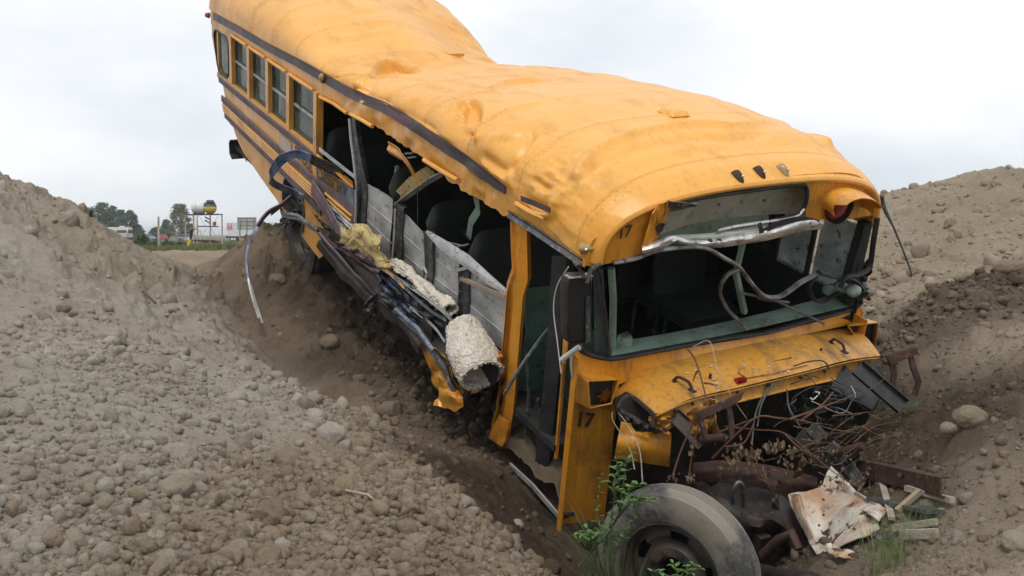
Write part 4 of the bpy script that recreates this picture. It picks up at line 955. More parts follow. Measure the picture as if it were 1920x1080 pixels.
# ---- rear axle wheels
def wheel(parent, c, axis, R=.5, wdt=.24, name='wheel', tyre='tyre', nuts=True, dirt=.5):
    ax = np.array(axis, float); ax /= np.linalg.norm(ax)                # axis points to the outer face
    rim_r = .305*R/.5; w2 = wdt/2
    pr = [(w2-.05, rim_r), (w2-.01, rim_r+.012), (w2+.0, rim_r+.05), (w2+.008, rim_r+.11), (w2-.004, rim_r+.165), (w2-.022, R-.03), (w2-.04, R-.008), (w2-.055, R)]
    xs_ = np.linspace(w2-.055, -(w2-.055), 25); 
    for k, a in enumerate(xs_[1:-1]): pr.append((a, R-(.020 if k % 5 == 3 and 1 < k < 22 else 0)))
    pr += [(-a, r) for a, r in pr[:8][::-1]]
    m_ = MB().lathe(pr, c, ax, 120)
    V_ = np.array(m_.v); nrm = V_-np.array(c); rad = nrm-np.outer(nrm@ax, ax); rl = np.linalg.norm(rad, axis=1); u0 = rad/rl[:, None]
    m_.v = [tuple(v) for v in V_+u0*(.004*fbm(V_[:, 0]*14, V_[:, 1]*14+V_[:, 2]*17, 5, 3))[:, None]]
    hub = P(m_, name, tyre, parent, angle=50)
    rimp = [(w2-.03, rim_r+.014), (w2-.012, rim_r+.010), (w2-.012, rim_r-.004), (w2-.03, rim_r-.012), (w2-.075, rim_r-.02), (w2-.085, rim_r-.028), (w2-.07, rim_r-.055), (w2-.065, rim_r-.085), (w2-.085, rim_r-.11), (w2-.085, .175), (w2-.055, .155), (w2-.05, .105), (w2-.075, .09), (w2-.11, .085)]
    rimp = [(a, max(r, .06)) for a, r in rimp]
    seg = 100
    r_ = MB().lathe(rimp, c, ax, seg, hole=lambda i, j: j in (6, 7) and (i % 20) < 8)
    rb = P(r_, 'rim', 'rimpaint', hub)
    u = np.cross(ax, (0, 0, 1)); u /= np.linalg.norm(u); v = np.cross(u, ax)
    if nuts:
        for k in range(8):
            a = 2*PI*k/8+.2; q = np.array(c)+ax*(w2-.055)+.130*(math.cos(a)*u+math.sin(a)*v)
            P(MB().tube([q-ax*.015, q+ax*.018, q+ax*.02], [.019, .017, .010], 6), 'lug_nut', 'rust', rb)
    P(MB().lathe([(-w2+.02, rim_r-.01), (-w2+.03, .05)], c, ax, 40), 'drum', 'darkmetal', hub)
    return hub
bq = NB('muddy_tyre'); colr = bq.mix(bq.noise(3, 5, .6, None, .42, .56), (.06, .06, .06), (.225, .20, .168)); colr = bq.mix(bq.math('MULTIPLY', bq.noise(30, 4, .7, None, .5, .7), .5), colr, (.29, .25, .20))
bq.set('Base Color', colr); bq.set('Roughness', .85); bq.bump(bq.noise(60, 5, .7, None, 0, 1), .4, .006); M['tyre'] = bq.m
M['tyredark'] = simple('dark_tyre', (.03, .029, .028), (.09, .075, .06), 5, .8, 0, .3, 40)
M['rimpaint'] = simple('dark_blue_rim', (.025, .03, .04), (.11, .09, .07), 4, .5, .2, .3, 50, c3=(.09, .055, .035))
FWC = at(1268, 1072, 6.05); axd = CW@np.array([-.60, .13, -.79])
FWL = w2b(FWC); axl = BM_.T@axd
fwh = wheel(bus, FWL, axl, .50, .205); fwh['label'] = 'mud-caked front wheel turned towards the camera'
wheel(bus, L(583, 438, y=.22), (0, -1, 0), .46, .24, tyre='tyredark', nuts=False); wheel(bus, np.array(L(583, 438, y=.22))+np.array([0, 1.95, 0]), (0, 1, 0), .46, .24, tyre='tyredark', nuts=False)
P(MB().tube([np.array(L(588, 440, y=.3)), np.array(L(588, 440, y=.3))+np.array([0, 1.8, 0])], .08, 10), 'axle', 'darkmetal')
P(MB().tube([FWL-axl*.1, FWL-axl*.35, FWL+np.array([-.1, 1.2, -.05])], [.09, .06, .05], 10), 'axle', 'rust')

# rivets along the lapped seams of the roof edge
for k in range(10):
    x = -.1-.71*k; 
    if x < -7.6: break
    m_ = MB(); i = int(np.argmin(np.abs(G2[:, 0, 0]-x)))
    for dx in (-.022, .022):
        ii = int(np.argmin(np.abs(G2[:, 0, 0]-x-dx)))
        for z in np.arange(zl(x)+.03, lin(x, *ZB)-.01, .035): m_.ico((x+dx, -.004+ss(-4.2, -3.6, x)*ss(-.95, -1.2, x)*.018*fbm((x+dx)*5, (z-zl(x))/.2*2, 7, 3), z), .004, 1, 0, 1)
        for j in range(3, 46, 4): m_.ico(G2[ii, j]+NN[ii, j]*.002, .004, 1, 0, 1)
    P(m_, 'seam_rivets', 'roof')
# ================================================================== BUS FRONT
def fsheet(U, Lo, off0, off1, mat, name, n=40, m=10, th=.006, belly=0., amp=0., seed=1, parent=bus, fsf=None, smoothp=True):
    """sheet between an upper and a lower pixel path on the curved front; off0/off1 = how far ahead it lies"""
    def res(pa, n):
        pa = [np.array(p, float) for p in pa]; q = np.array(smooth_path(pa, 10) if smoothp and len(pa) > 2 else pa)
        s = np.concatenate([[0], np.cumsum(np.linalg.norm(np.diff(q, axis=0), axis=1))]); t = np.linspace(0, s[-1], n)
        return np.stack([lin(t, s, q[:, 0]), lin(t, s, q[:, 1])], 1)
    a, b_ = res(U, n), res(Lo, n); g_ = []
    for i in range(n):
        row = []
        for j in range(m):
            v = j/(m-1); px = a[i]*(1-v)+b_[i]*v; f0 = off0[int(i/(n-1)*(len(off0)-1))] if hasattr(off0, '__len__') else off0
            o_ = f0*(1-v)+off1*v+belly*math.sin(PI*v)+amp*fbm(i*.25, j*.4, seed, 3)
            row.append(FS(px[0], px[1], o_))
        g_.append(row)
    return P(MB().sheet(g_, th), name, mat, parent, angle=50)
# header face: the "17" pocket, strip above the sign box, right pocket with the warning lamp
hd = fsheet([(1148, 440), (1165, 424), (1190, 404), (1220, 386), (1262, 374)], [(1118, 497), (1150, 491), (1180, 482), (1205, 474), (1228, 455)], .115, .105, 'yellow', 'header_panel', 30, 12); hd['label'] = 'left header pocket carrying the black number 17'
fsheet([(1105, 462), (1112, 448), (1130, 440), (1150, 434)], [(1096, 497), (1104, 498), (1112, 498), (1122, 497)], .10, .10, 'yellow', 'header_panel', 10, 6)
fsheet([(1240, 376), (1300, 360), (1400, 341), (1500, 327), (1540, 326)], [(1240, 392), (1262, 378), (1300, 371), (1400, 358), (1515, 345)], .12, .115, 'yellow', 'header_panel', 40, 6)
fsheet([(1510, 326), (1560, 323), (1600, 326), (1626, 342), (1638, 366)], [(1510, 415), (1540, 416), (1572, 413), (1605, 408), (1642, 402)], .115, .11, 'yellow', 'header_panel', 40, 12)
text_on('17', [(1164, 426), (1187, 420), (1184, 442), (1162, 449)], lambda a, b_: FS(a, b_, .137), 'text')
# torn lamp hood on the left, broken away
fsheet([(1222, 400), (1235, 384), (1255, 374)], [(1204, 462), (1222, 455), (1245, 405)], [.16, .2, .24], .15, 'yellow', 'torn_lamp_hood', 12, 8, amp=.03)
fsheet([(1252, 376), (1275, 378), (1310, 382)], [(1256, 396), (1280, 392), (1300, 388)], .2, .17, 'steel', 'torn_lamp_hood', 12, 5, amp=.05, seed=5)
fsheet([(1228, 425), (1240, 418), (1248, 420)], [(1222, 445), (1232, 440), (1240, 432)], .17, .14, 'rust', 'torn_lamp_hood', 6, 4, amp=.03, seed=6)
# right warning lamp: hood and red lens
def tunnel(rim_px, off_back, off_front, mat, name, top_ext=0, th=.008, shrink=1.0, parent=bus):
    c = np.mean(np.array(rim_px), axis=0); g_ = []
    for p in rim_px+[rim_px[0]]:
        p = np.array(p, float); b_ = FS(*(c+(p-c)*shrink), off_back); f = b_+(np.array([1, 0, -.05]))*(off_front-off_back)
        g_.append([b_, b_*.5+f*.5, f])
    return P(MB().sheet(g_, th), name, mat, parent)
lh = []
for k in range(17):
    a = math.radians(200-220*k/16); rx, ry = 38, 33
    px = 1577+rx*math.cos(a)*1.0; py = 378-ry*math.sin(a)*.85
    b_ = FS(px, py, .11); ext = .20 if 3 < k < 14 else .12
    lh.append([b_, b_+np.array([ext*.5, 0, .0]), b_+np.array([ext, 0, -.02])])
lamp = P(MB().sheet(lh, .007), 'lamp_hood', 'yellow')
lc = FS(1572, 386, .15)
P(MB().lathe([(.03, .005), (.028, .035), (.02, .07), (.0, .096), (-.02, .1)], lc, (1, 0, -.05), 32), 'warning_lens', 'lens', lamp)
P(MB().lathe([(0, .002), (0, .105), (.035, .112)], lc+np.array([-.02, .012, -.012]), (1, 0, -.05), 32), 'lamp_backplate', 'near_black', lamp)
# sign box: lining, its bolts, rim moulding, lower trim
fsheet([(1258, 382), (1300, 373), (1400, 360), (1510, 348)], [(1232, 440), (1300, 418), (1400, 404), (1508, 398)], -.02, -.10, 'signwhite', 'sign_box_lining', 24, 8)
fsheet([(1232, 436), (1300, 414), (1400, 398), (1440, 392)], [(1226, 458), (1300, 446), (1400, 432), (1440, 425)], -.10, -.12, 'green', 'sign_box_lining', 24, 5)
bl_ = MB()
for px, py in ((1347, 383), (1391, 379), (1433, 376), (1474, 373)): bl_.tube([FS(px, py, -.06), FS(px, py, -.035)], .011, 8)
P(bl_, 'bolt', 'steel')
P(MB().tube(smooth_path([FS(*p, .125) for p in [(1262, 384), (1290, 376), (1340, 367), (1400, 359), (1460, 350), (1500, 346), (1512, 352), (1512, 375), (1505, 395), (1490, 405), (1455, 412)]]), .014, 8), 'sign_box_gasket', 'black')
P(MB().tube(smooth_path([FS(*p, .13) for p in [(1508, 392), (1495, 404), (1460, 412), (1420, 418), (1380, 424), (1345, 432)]]), .010, 8), 'sign_box_moulding', 'chrome')
fsheet([(1205, 463), (1235, 452), (1262, 443), (1300, 452), (1350, 448), (1400, 438), (1450, 428), (1500, 413), (1545, 413)], [(1203, 476), (1232, 471), (1262, 456), (1300, 461), (1350, 462), (1400, 455), (1450, 446), (1500, 432), (1540, 428)], .145, .135, 'chrome', 'windshield_header_trim', 60, 8, .008, .03, .02, 9)
fsheet([(1262, 442), (1330, 438), (1400, 428), (1440, 420)], [(1262, 452), (1330, 452), (1400, 442), (1440, 436)], .11, .13, 'signwhite', 'windshield_header_trim', 30, 5, .004, .02, .02, 4)
for a, b_ in (((1424, 418), (1432, 448)), ((1330, 448), (1336, 463)), ((1348, 447), (1352, 460))): P(MB().ribbon([FS(*a, .165), FS((a[0]+b_[0])/2, (a[1]+b_[1])/2, .18), FS(*b_, .15)], .03, up=(0, 1, 0)), 'tape_band', 'black')
P(MB().ribbon(smooth_path([FS(*p, .165) for p in [(1432, 434), (1460, 420), (1500, 412), (1535, 418)]], 6), .04, up=(0, 0, 1)), 'tape_band', 'black')
# windshield gasket hanging in loops
def ftube(px, r, mat, name, off, seg=8): 
    offs = off if hasattr(off, '__len__') else [off]*len(px)
    return P(MB().tube(smooth_path([FS(*p, o_) for p, o_ in zip(px, offs)]), r*1.1, seg, flat=.62), name, mat)
M['gasket'] = simple('scuffed_gasket', (.03, .03, .03), (.28, .27, .26), 7, .45, 0, .2, 40, c3=(.02, .02, .02))
ftube([(1150, 492), (1190, 485), (1230, 470), (1290, 463), (1325, 466), (1360, 485), (1385, 500), (1408, 530), (1432, 554), (1458, 557), (1480, 545), (1500, 530), (1528, 515), (1535, 508)], .020, 'gasket', 'windshield_gasket', [.12, .13, .15, .17, .18, .18, .16, .14, .12, .1, .08, .06, .05, .03])
ftube([(1384, 504), (1364, 515), (1352, 535), (1352, 556), (1366, 582), (1384, 600), (1400, 616)], .018, 'gasket', 'windshield_gasket', [.16, .14, .12, .1, .09, .07, .05])
ftube([(1118, 500), (1125, 520), (1132, 580), (1139, 640), (1142, 668)], .020, 'black', 'windshield_gasket', .07)
ftube([(1088, 648), (1102, 662), (1145, 671), (1200, 663), (1280, 648), (1360, 634), (1440, 622), (1520, 600), (1580, 584), (1610, 572), (1613, 552)], .020, 'black', 'windshield_gasket', .055)
P(MB().tube([FS(1146, 502, -.02), FS(1150, 560, -.02), FS(1148, 655, -.04)], .024, 8), 'corner_post', 'green')
P(MB().beam(FS(1393, 455, .03), FS(1380, 512, .02), .035, .03), 'centre_post', 'green'); P(MB().beam(FS(1380, 512, .02), FS(1396, 586, .0), .035, .03), 'centre_post', 'green')
for a, b_ in (((1385, 548), (1440, 560)), ((1438, 556), (1545, 607)), ((1420, 560), (1480, 567))): P(MB().tube([FS(*a, .06), FS(*b_, .13)], .009, 6), 'loose_rod', 'steel')
P(MB().plate([FS(1113, 505, .02), FS(1131, 502, .03), FS(1138, 664, .03), FS(1116, 658, .02)], .004, (1, 0, 0)), 'quarter_pane', 'tornglass')
# far corner: bent black frames and mirror wreck
P(MB().beam(L(1622, 415, y=2.36), L(1585, 545, y=2.36), .07, .07), 'far_corner_post', 'black')
ftube([(1645, 408), (1638, 450), (1630, 500), (1610, 515), (1585, 520), (1575, 540)], .02, 'black', 'bent_mirror_arm', .2)
ftube([(1535, 510), (1560, 518), (1600, 525), (1620, 548), (1628, 560)], .022, 'black', 'bent_mirror_arm', .15)
ftube([(1535, 512), (1518, 535), (1525, 560), (1545, 565), (1570, 550), (1600, 548), (1612, 562)], .018, 'black', 'windshield_gasket', .05)
crumple([(1590, 478), (1632, 500), (1624, 545), (1588, 520)], 2.5, 'black', 'crushed_mirror', .09, 51); crumple([(1595, 470), (1610, 468), (1612, 492), (1594, 494)], 2.48, 'chrome', 'crushed_mirror', .04, 53)
crumple([(1612, 492), (1632, 486), (1630, 515), (1616, 520)], 2.55, 'black', 'crushed_mirror', .05, 55)
crumple([(1560, 530), (1612, 530), (1632, 558), (1590, 562)], 2.4, 'tornglass', 'shattered_glass', .05, 57, .003)
P(MB().tube([L(1652, 366, y=2.5), L(1660, 395, y=2.52), L(1675, 425, y=2.56), L(1693, 468, y=2.62), L(1707, 505, y=2.66), L(1709, 518, y=2.68)], [.016, .014, .008, .007, .007, .005], 6), 'bent_mirror_rod', 'steel')
P(MB().tube([L(1652, 368, y=2.46), L(1650, 385, y=2.47)], .02, 8), 'marker_lamp', 'rust')
# dashboard ledge
g_ = []
for u in np.linspace(0, 1, 30):
    a = np.array((1146, 668))*(1-u)+np.array((1611, 570))*u; a[1] += 8*math.sin(PI*u)*.4
    b_ = np.array((1152, 640))*(1-u)+np.array((1585, 545))*u; b_[1] += 2+7*math.sin(PI*u)
    g_.append([FS(a[0], a[1]-1, .035), FS(a[0]*.5+b_[0]*.5, a[1]*.5+b_[1]*.5, -.03), FS(*b_, -.14), FS(*b_, -.14)+np.array([-.02, 0, -.12])])
P(MB().sheet(g_, .01), 'dashboard', 'green')
sp_ = P(MB().lathe([(.0, .0), (.004, .045), (-.01, .05), (-.05, .052)], FS(1172, 632, -.08), (.0, 0, 1), 24, ref=(1, 0, 0)), 'speaker_grille', 'green')
for k in range(7): P(MB().box(FS(1172, 630, -.08)+np.array([.006-.002*k, (k-3)*.011, .012]), (.05, .004, .004)), 'grille_bar', 'dgreen', sp_)
for px, py, s in ((1555, 545, .055), (1578, 538, .05), (1600, 545, .06)): P(MB().ico(L(px, py, y=2.2), s, 2, .1, px, (1, 1.1, .7)), 'dashboard_lump', 'green')
# cowl band, corner panel "17", rivets
fsheet([(1077, 655), (1100, 668), (1145, 677), (1200, 668), (1300, 650), (1400, 634), (1520, 606), (1614, 578)], [(1075, 700), (1100, 704), (1150, 722), (1200, 702), (1300, 668), (1400, 648), (1520, 624), (1604, 606)], .045, .075, 'yellow', 'cowl_panel', 60, 8)
fsheet([(1604, 580), (1614, 576), (1618, 585)], [(1597, 612), (1604, 612), (1610, 610)], .06, .04, 'yellow', 'cowl_panel', 8, 4)
cp = fsheet([(1076, 680), (1095, 690), (1125, 700), (1160, 716)], [(1044, 1006), (1065, 1010), (1095, 1010), (1130, 994)], [.03, .06, .07, .07], .06, 'yellow', 'corner_panel', 24, 30, .008, .02, .006, 3); cp['label'] = 'tall corner panel below the windshield carrying the number 17'
rv = MB()
for f in np.linspace(.04, .97, 26): rv.ico(FS(1080-31*f+3, 690+315*f, .062+.02*math.sin(PI*f)), .007, 1, 0, 1)
P(rv, 'rivets', 'rust', cp)
text_on('17', [(1087, 771), (1117, 775), (1113, 803), (1083, 801)], lambda a, b_: FS(a, b_, .108), 'text', parent=cp)
P(MB().ribbon([L(1079, 668, y=-.005), L(1064, 820, y=-.005), L(1046, 1004, y=-.005)], .05, up=(1, 0, 0), th=.01), 'corner_flange', 'yellow')
# door opening: tilted black jamb, door glass edge, orange seal
P(MB().sheet([[L(px, py, y=.08+.02*v) for px, py in r_] for v, r_ in enumerate([((1042, 478), (1034, 620), (1022, 760), (1008, 880)), ((1055, 478), (1048, 620), (1036, 760), (1022, 884)), ((1068, 478), (1060, 620), (1048, 760), (1034, 880))])], .04), 'door_jamb', 'black')
P(MB().ribbon([L(1060, 590, y=.05), L(1052, 720, y=.05), L(1040, 860, y=.05)], .018, up=(1, 0, 0), th=.02), 'door_seal', 'yellow')
P(MB().ribbon([L(1066, 565, y=.03), L(1062, 620, y=.03), L(1056, 680, y=.03)], .04, up=(1, 0, 0), th=.01), 'door_seal', 'yellow')
P(MB().ribbon([L(950, 400, y=-.01), L(1000, 432, y=-.015), L(1050, 466, y=-.01), L(1088, 492, y=-.01)], .05, [(-.5, 0), (0, 1), (.5, 0)], -.015, .006, (0, 0, 1)), 'door_header_rail', 'steel')
P(MB().sheet([[(x, .45, z) for z in (-.1, -.6, -1.15)] for x in (-.8, -.4, -.03)], .02), 'stepwell_wall', 'dgreen')
P(MB().box((-.42, .28, -1.19), (.86, .5, .03)), 'entry_step', 'rust')
P(MB().ribbon([L(955, 872, y=.02), L(998, 912, y=.0), L(1046, 968, y=-.0)], .035, up=(0, 0, 1), th=.012), 'step_edge', 'alu')
P(MB().tube(smooth_path([L(1066, 500, y=-.05), L(1045, 535, y=-.06), L(1038, 580, y=-.06), L(1045, 640, y=-.06), L(1052, 700, y=-.06)]), .004, 5), 'loose_cable', 'wwhite')
# door-side mirror
mr = MB(); mq = [L(1062, 519, x=.22), L(1108, 516, x=.22), L(1108, 641, x=.22), L(1062, 645, x=.22)]
mc = sum(mq)/4; hx = (mq[1]-mq[0])/2; hz = (mq[0]-mq[3])/2; ro = []
for k in range(32):
    a = 2*PI*k/32; ca, sa = math.cos(a), math.sin(a); e = .28
    ro.append([mc+hx*math.copysign(abs(ca)**e, ca)*s_+hz*math.copysign(abs(sa)**e, sa)*(1-(1-s_)*.3)+np.array([dx, 0, 0]) for s_, dx in ((.90, .012), (.98, .008), (1, -.01), (1, -.05), (.9, -.075), (.0, -.085))])
ro.append(ro[0]); mo = P(MB().sheet(ro, .002), 'mirror', 'black', angle=50)
P(MB().plate([mc+hx*a*.86+hz*b_*.93+np.array([.008, 0, 0]) for a, b_ in ((-1, 1), (1, 1), (1, -1), (-1, -1))], .003, (1, 0, 0)), 'mirror_plate', simple('dull_black_mirror', (.012, .013, .014), (.02, .02, .02), 5, .35), mo)
P(MB().beam(L(1062, 519, x=.21), L(1108, 515, x=.21), .05, .006), 'mirror_edge', 'alu', mo)
for q in (((1100, 530), (1108, 505), (1130, 492), (1140, 488)), ((1096, 520), (1085, 500), (1076, 488)), ((1102, 640), (1102, 560), (1106, 520))): P(MB().tube([L(*p, x=.24) if i < 2 else FS(*p, .08) for i, p in enumerate(q)], .014, 8), 'mirror_arm', 'steel', mo)
P(MB().tube([L(1052, 675, y=-.12), L(1086, 651, y=-.06)], [.016, .018], 8), 'mirror_arm', 'wwhite'); ftube([(1086, 652), (1072, 668), (1072, 700), (1078, 715)], .011, 'chrome', 'mirror_arm', .12)
# turn signal housings
def signal(back, front, ob, of, rear_extra=None):
    g_ = [[FS(*b_, ob), FS(*b_, ob)*.5+FS(*f, of)*.5, FS(*f, of)] for b_, f in zip(back+[back[0]], front+[front[0]])]
    h = P(MB().sheet(g_, .008), 'turn_signal', 'yellow', angle=20); c = sum(FS(*f, of-.05) for f in front)/len(front)
    P(MB().plate([FS(*f, of-.05) for f in front], .01, (1, 0, 0)), 'signal_backplate', 'black', h); return h, c
h, c = signal([(1085, 700), (1140, 706), (1140, 768), (1080, 752)], [(1104, 716), (1158, 713), (1146, 755), (1108, 764)], .08, .22)
st_ = []
for k in range(14): a = 2*PI*k/14; r = .055 if k % 2 else .028; st_.append(c+np.array([.035, r*math.cos(a), r*math.sin(a)]))
P(MB().plate(st_, .01, (1, 0, 0)), 'broken_lens', simple('broken_amber_lens', (.22, .045, .012), (.1, .03, .01), 20, .3), h)
signal([(1588, 606), (1625, 600), (1630, 640), (1598, 630)], [(1592, 612), (1646, 606), (1640, 652), (1620, 650)], .06, .20)
# hood and what is left around it
Bp = [(1149, 752), (1156, 733), (1188, 702), (1248, 679), (1308, 664), (1400, 645), (1500, 626), (1598, 613)]
Fp = [((1158, 765), -.36), ((1180, 742), -.27), ((1231, 776), -.25), ((1296, 748), -.225), ((1381, 728), -.215), ((1500, 699), -.21), ((1590, 676), -.215), ((1650, 668), -.235)]
bk = smooth_path([FS(*p, .055+.02*(i == 0)) for i, p in enumerate(Bp)], 8); ft = smooth_path([L(*p, z=z) for p, z in Fp], 8)
hg = [[b_*(1-v)+f*v+np.array([0, 0, .022*math.sin(PI*v)+.005*fbm(i*.2, v*3, 3, 2)]) for v in np.linspace(0, 1, 14)] for i, (b_, f) in enumerate(zip(bk, ft))]
hood = P(MB().sheet(hg, .006), 'hood', 'hood', angle=45)
P(MB().tube([b_+np.array([.0, 0, .006]) for b_ in bk], .010, 6), 'hood_seam', 'black', hood)
lipU = [(1231, 777), (1296, 749), (1381, 729), (1500, 700), (1590, 677), (1648, 669)]; lipL = [(1240, 808), (1300, 775), (1385, 752), (1500, 725), (1560, 712), (1610, 702)]
lu = smooth_path([L(*p, z=-.215) for p in lipU], 8); xo = [p[0] for p in lu]
ll = smooth_path([L(*p, x=lin(i, [0, 5], [.44, .38])) for i, p in enumerate(lipL)], 8)
P(MB().sheet([[a+np.array([.003, 0, -.002]), a*.8+b_*.2+np.array([-.03, 0, 0]), a*.45+b_*.55+np.array([-.02, 0, 0]), a*.1+b_*.9, b_+np.array([.025, 0, .005])] for a, b_ in zip(lu, ll)], .006), 'hood_lip', 'hood', hood)
hm = MB()
for f in np.linspace(.12, .92, 9):
    i = int(f*(len(lu)-1)); q = lu[i]*.72+ll[i]*.28; hm.tube([q, q+np.array([.012, 0, 0])], .011, 8)
P(hm, 'lip_hole_disc', 'black', hood)  # black discs stand in for the dark inside the lip holes
def arc_handle(p0, p1, h_, r=.010):
    a, b_ = np.array(p0), np.array(p1); return smooth_path([a, a*.8+b_*.2+np.array([0, 0, h_*.85]), a*.5+b_*.5+np.array([0, 0, h_]), a*.2+b_*.8+np.array([0, 0, h_*.85]), b_], 5)
for (a, b_, z) in (((1262, 714), (1298, 732), -.175), ((1556, 642), (1584, 660), -.165)):
    hh = P(MB().tube(arc_handle(L(*a, z=z), L(*b_, z=z), .045), .010, 8), 'hood_handle', 'rust', hood)
    for q in (a, b_): P(MB().box(L(*q, z=z+.003), (.05, .03, .008)), 'handle_foot', 'rust', hh)
def hz(px, py): # point on the hood top
    best = None
    for r_ in hg[::2]:
        for p in r_: 
            q = to_px(b2w(p)); d = (q[0]-px)**2+(q[1]-py)**2
            if best is None or d < best[0]: best = (d, p)
    return L(px, py, z=best[1][2]+.006)
P(MB().tube([hz(*p) for p in [(1485, 670), (1440, 680), (1386, 694), (1384, 699), (1400, 709), (1450, 700), (1514, 684)]], .003, 4), 'emblem_outline', 'text', hood)
P(MB().box(hz(1388, 713), (.04, .075, .02)), 'lens_shard', 'lens', hood); P(MB().tube([hz(1331, 709), hz(1331, 709)+np.array([0, 0, .03])], .009, 8), 'hood_stud', 'rust', hood); P(MB().tube([hz(1539, 658), hz(1539, 658)+np.array([0, 0, .02])], .008, 8), 'hood_stud', 'rust', hood)
sh = MB(); rr = random.Random(3)
for k in range(26):
    px, py = (rr.gauss(1345, 30), rr.gauss(715, 14)) if k < 17 else (rr.gauss(1420, 30), rr.gauss(692, 8)); p = hz(px, py); a = rr.uniform(0, 6); s = rr.uniform(.004, .012)
    sh.plate([p+np.array([s*math.cos(a+q), s*1.6*math.sin(a+q), .003]) for q in (0, 1.8, 3.6)], .002, (0, 0, 1))
P(sh, 'glass_crumbs', simple('glass_crumb', (.6, .62, .62), None, 5, .2), hood)['kind'] = 'stuff'
# left end of the hood: open cavity with a crumpled rim
cav = [(1160, 764), (1172, 745), (1186, 745), (1206, 760), (1226, 780), (1222, 800), (1205, 802), (1180, 785)]
P(MB().tube(smooth_path([L(*p, d=6.42) for p in cav+[cav[0]]], 4), .014, 6), 'hood_end_rim', 'darkmetal', hood)
P(MB().plate([L(*p, d=6.62) for p in [(1150, 750), (1175, 735), (1215, 755), (1240, 785), (1232, 812), (1200, 815), (1165, 795)]], .01, (1, 0, 0)), 'cavity_dark_plate', 'near_black', hood)  # near-black plate standing in for the shade inside the opening
crumple([(1160, 768), (1222, 800), (1245, 812), (1190, 812)], 0, 'darkmetal', 'bent_bracket', .03, 61)
crumple([(1222, 782), (1262, 780), (1250, 812), (1215, 805)], .35, 'hood', 'bent_bracket', .03, 63)
# inner fender remains and firewall
g_ = []
for u in np.linspace(0, 1, 16):
    t_ = np.array((1165, 792))*(1-u)+np.array((1258, 812))*u; b_ = np.array((1152, 858))*(1-u)+np.array((1254, 874))*u
    g_.append([L(*(t_*(1-v)+b_*v), d=6.6-.10*math.sin(PI*v)-.10*math.sin(PI*u)+.12*u) for v in np.linspace(0, 1, 10)])
P(MB().sheet(g_, .006), 'inner_fender', 'yellow')
fsheet([(1158, 712), (1175, 760), (1195, 795)], [(1140, 860), (1160, 872), (1200, 876)], .03, .02, 'yellow', 'inner_fender', 12, 10)
P(MB().sheet([[(.02+fx(y)*.5-.02*vn(y*3, z*3, 4), y, z) for z in np.linspace(-.12, -1.35, 14)] for y in np.linspace(.2, 2.42, 24)], .01), 'firewall', simple('oily_firewall', (.05, .042, .018), (.02, .018, .014), 4, .6, 0, .3, 20, c3=(.10, .07, .02)))
P(MB().sheet([[(x, 2.43, z) for z in (-.1, -.6, -1.2)] for x in (-.0, .05, .12)], .01), 'far_cowl_side', 'yellow')
crumple([(1290, 770), (1345, 745), (1345, 830), (1300, 815)], .55, 'hood', 'firewall_bracket', .05, 65)
def wbar(a, b_, wdt, hgt, mat, name, parent=bus, da=6.3, db=6.3, up=(0, 0, 1)):
    return P(MB().beam(w2b(at(*a, da)), w2b(at(*b_, db)), wdt, hgt, up), name, mat, parent)
def chan(pts, wdt, mat, name, depth=.04, prof=((-.5, 1), (-.5, 0), (.5, 0), (.5, 1)), up=(0, 0, 1), parent=bus, th=.006, loc=True):
    Q = [(w2b(at(*p)) if loc else at(*p)) for p in pts]
    return MB().ribbon(smooth_path(Q, 5) if len(Q) > 2 else Q, wdt, prof, depth, th, up).build(name, M[mat], parent, angle=35)
br = P(MB().plate([w2b(at(*p, 6.15)) for p in [(1306, 775), (1395, 735), (1390, 749), (1378, 758), (1316, 785)]], .012, (1, 0, 0)), 'rusty_bracket', 'rust')
for q in (((1312, 780), (1318, 795), (1324, 820)), ((1366, 756), (1371, 780), (1374, 820))): P(MB().ribbon([w2b(at(*p, 6.16)) for p in q], .035, up=(0, 1, 0), th=.012), 'bracket_leg', 'rust', br)
P(MB().tube([w2b(at(1316, 824, 6.2)), w2b(at(1358, 820, 6.1))], .026, 12), 'bracket_tube', 'rust', br); P(MB().tube([w2b(at(1355, 820, 6.12)), w2b(at(1362, 819.5, 6.08))], .015, 10), 'tube_bore', 'black', br)
br = P(MB().plate([w2b(at(*p, 6.9)) for p in [(1662, 668), (1720, 652), (1722, 664), (1672, 684)]], .02, (1, 0, 0)), 'rusty_bracket', 'rust')
for q in (((1672, 675), (1678, 700), (1674, 735)), ((1708, 664), (1714, 690), (1724, 715), (1716, 742))): P(MB().ribbon([w2b(at(*p, 6.92)) for p in q], .045, up=(0, 1, 0), th=.014), 'bracket_leg', 'rust', br)
chan([(1606, 690, 6.9), (1650, 728, 6.85), (1692, 764, 6.8)], .10, 'black', 'engine_bay_channel', .04, up=(0, 1, .6)); chan([(1262, 778, 6.5), (1290, 805, 6.45), (1318, 835, 6.4)], .085, 'darkmetal', 'engine_bay_channel', .03, up=(0, 1, .6))
P(MB().box(w2b(at(1600, 745, 7.2)), (.3, .25, .2), rotm((.3, .2, .5))), 'battery_tray', 'black')
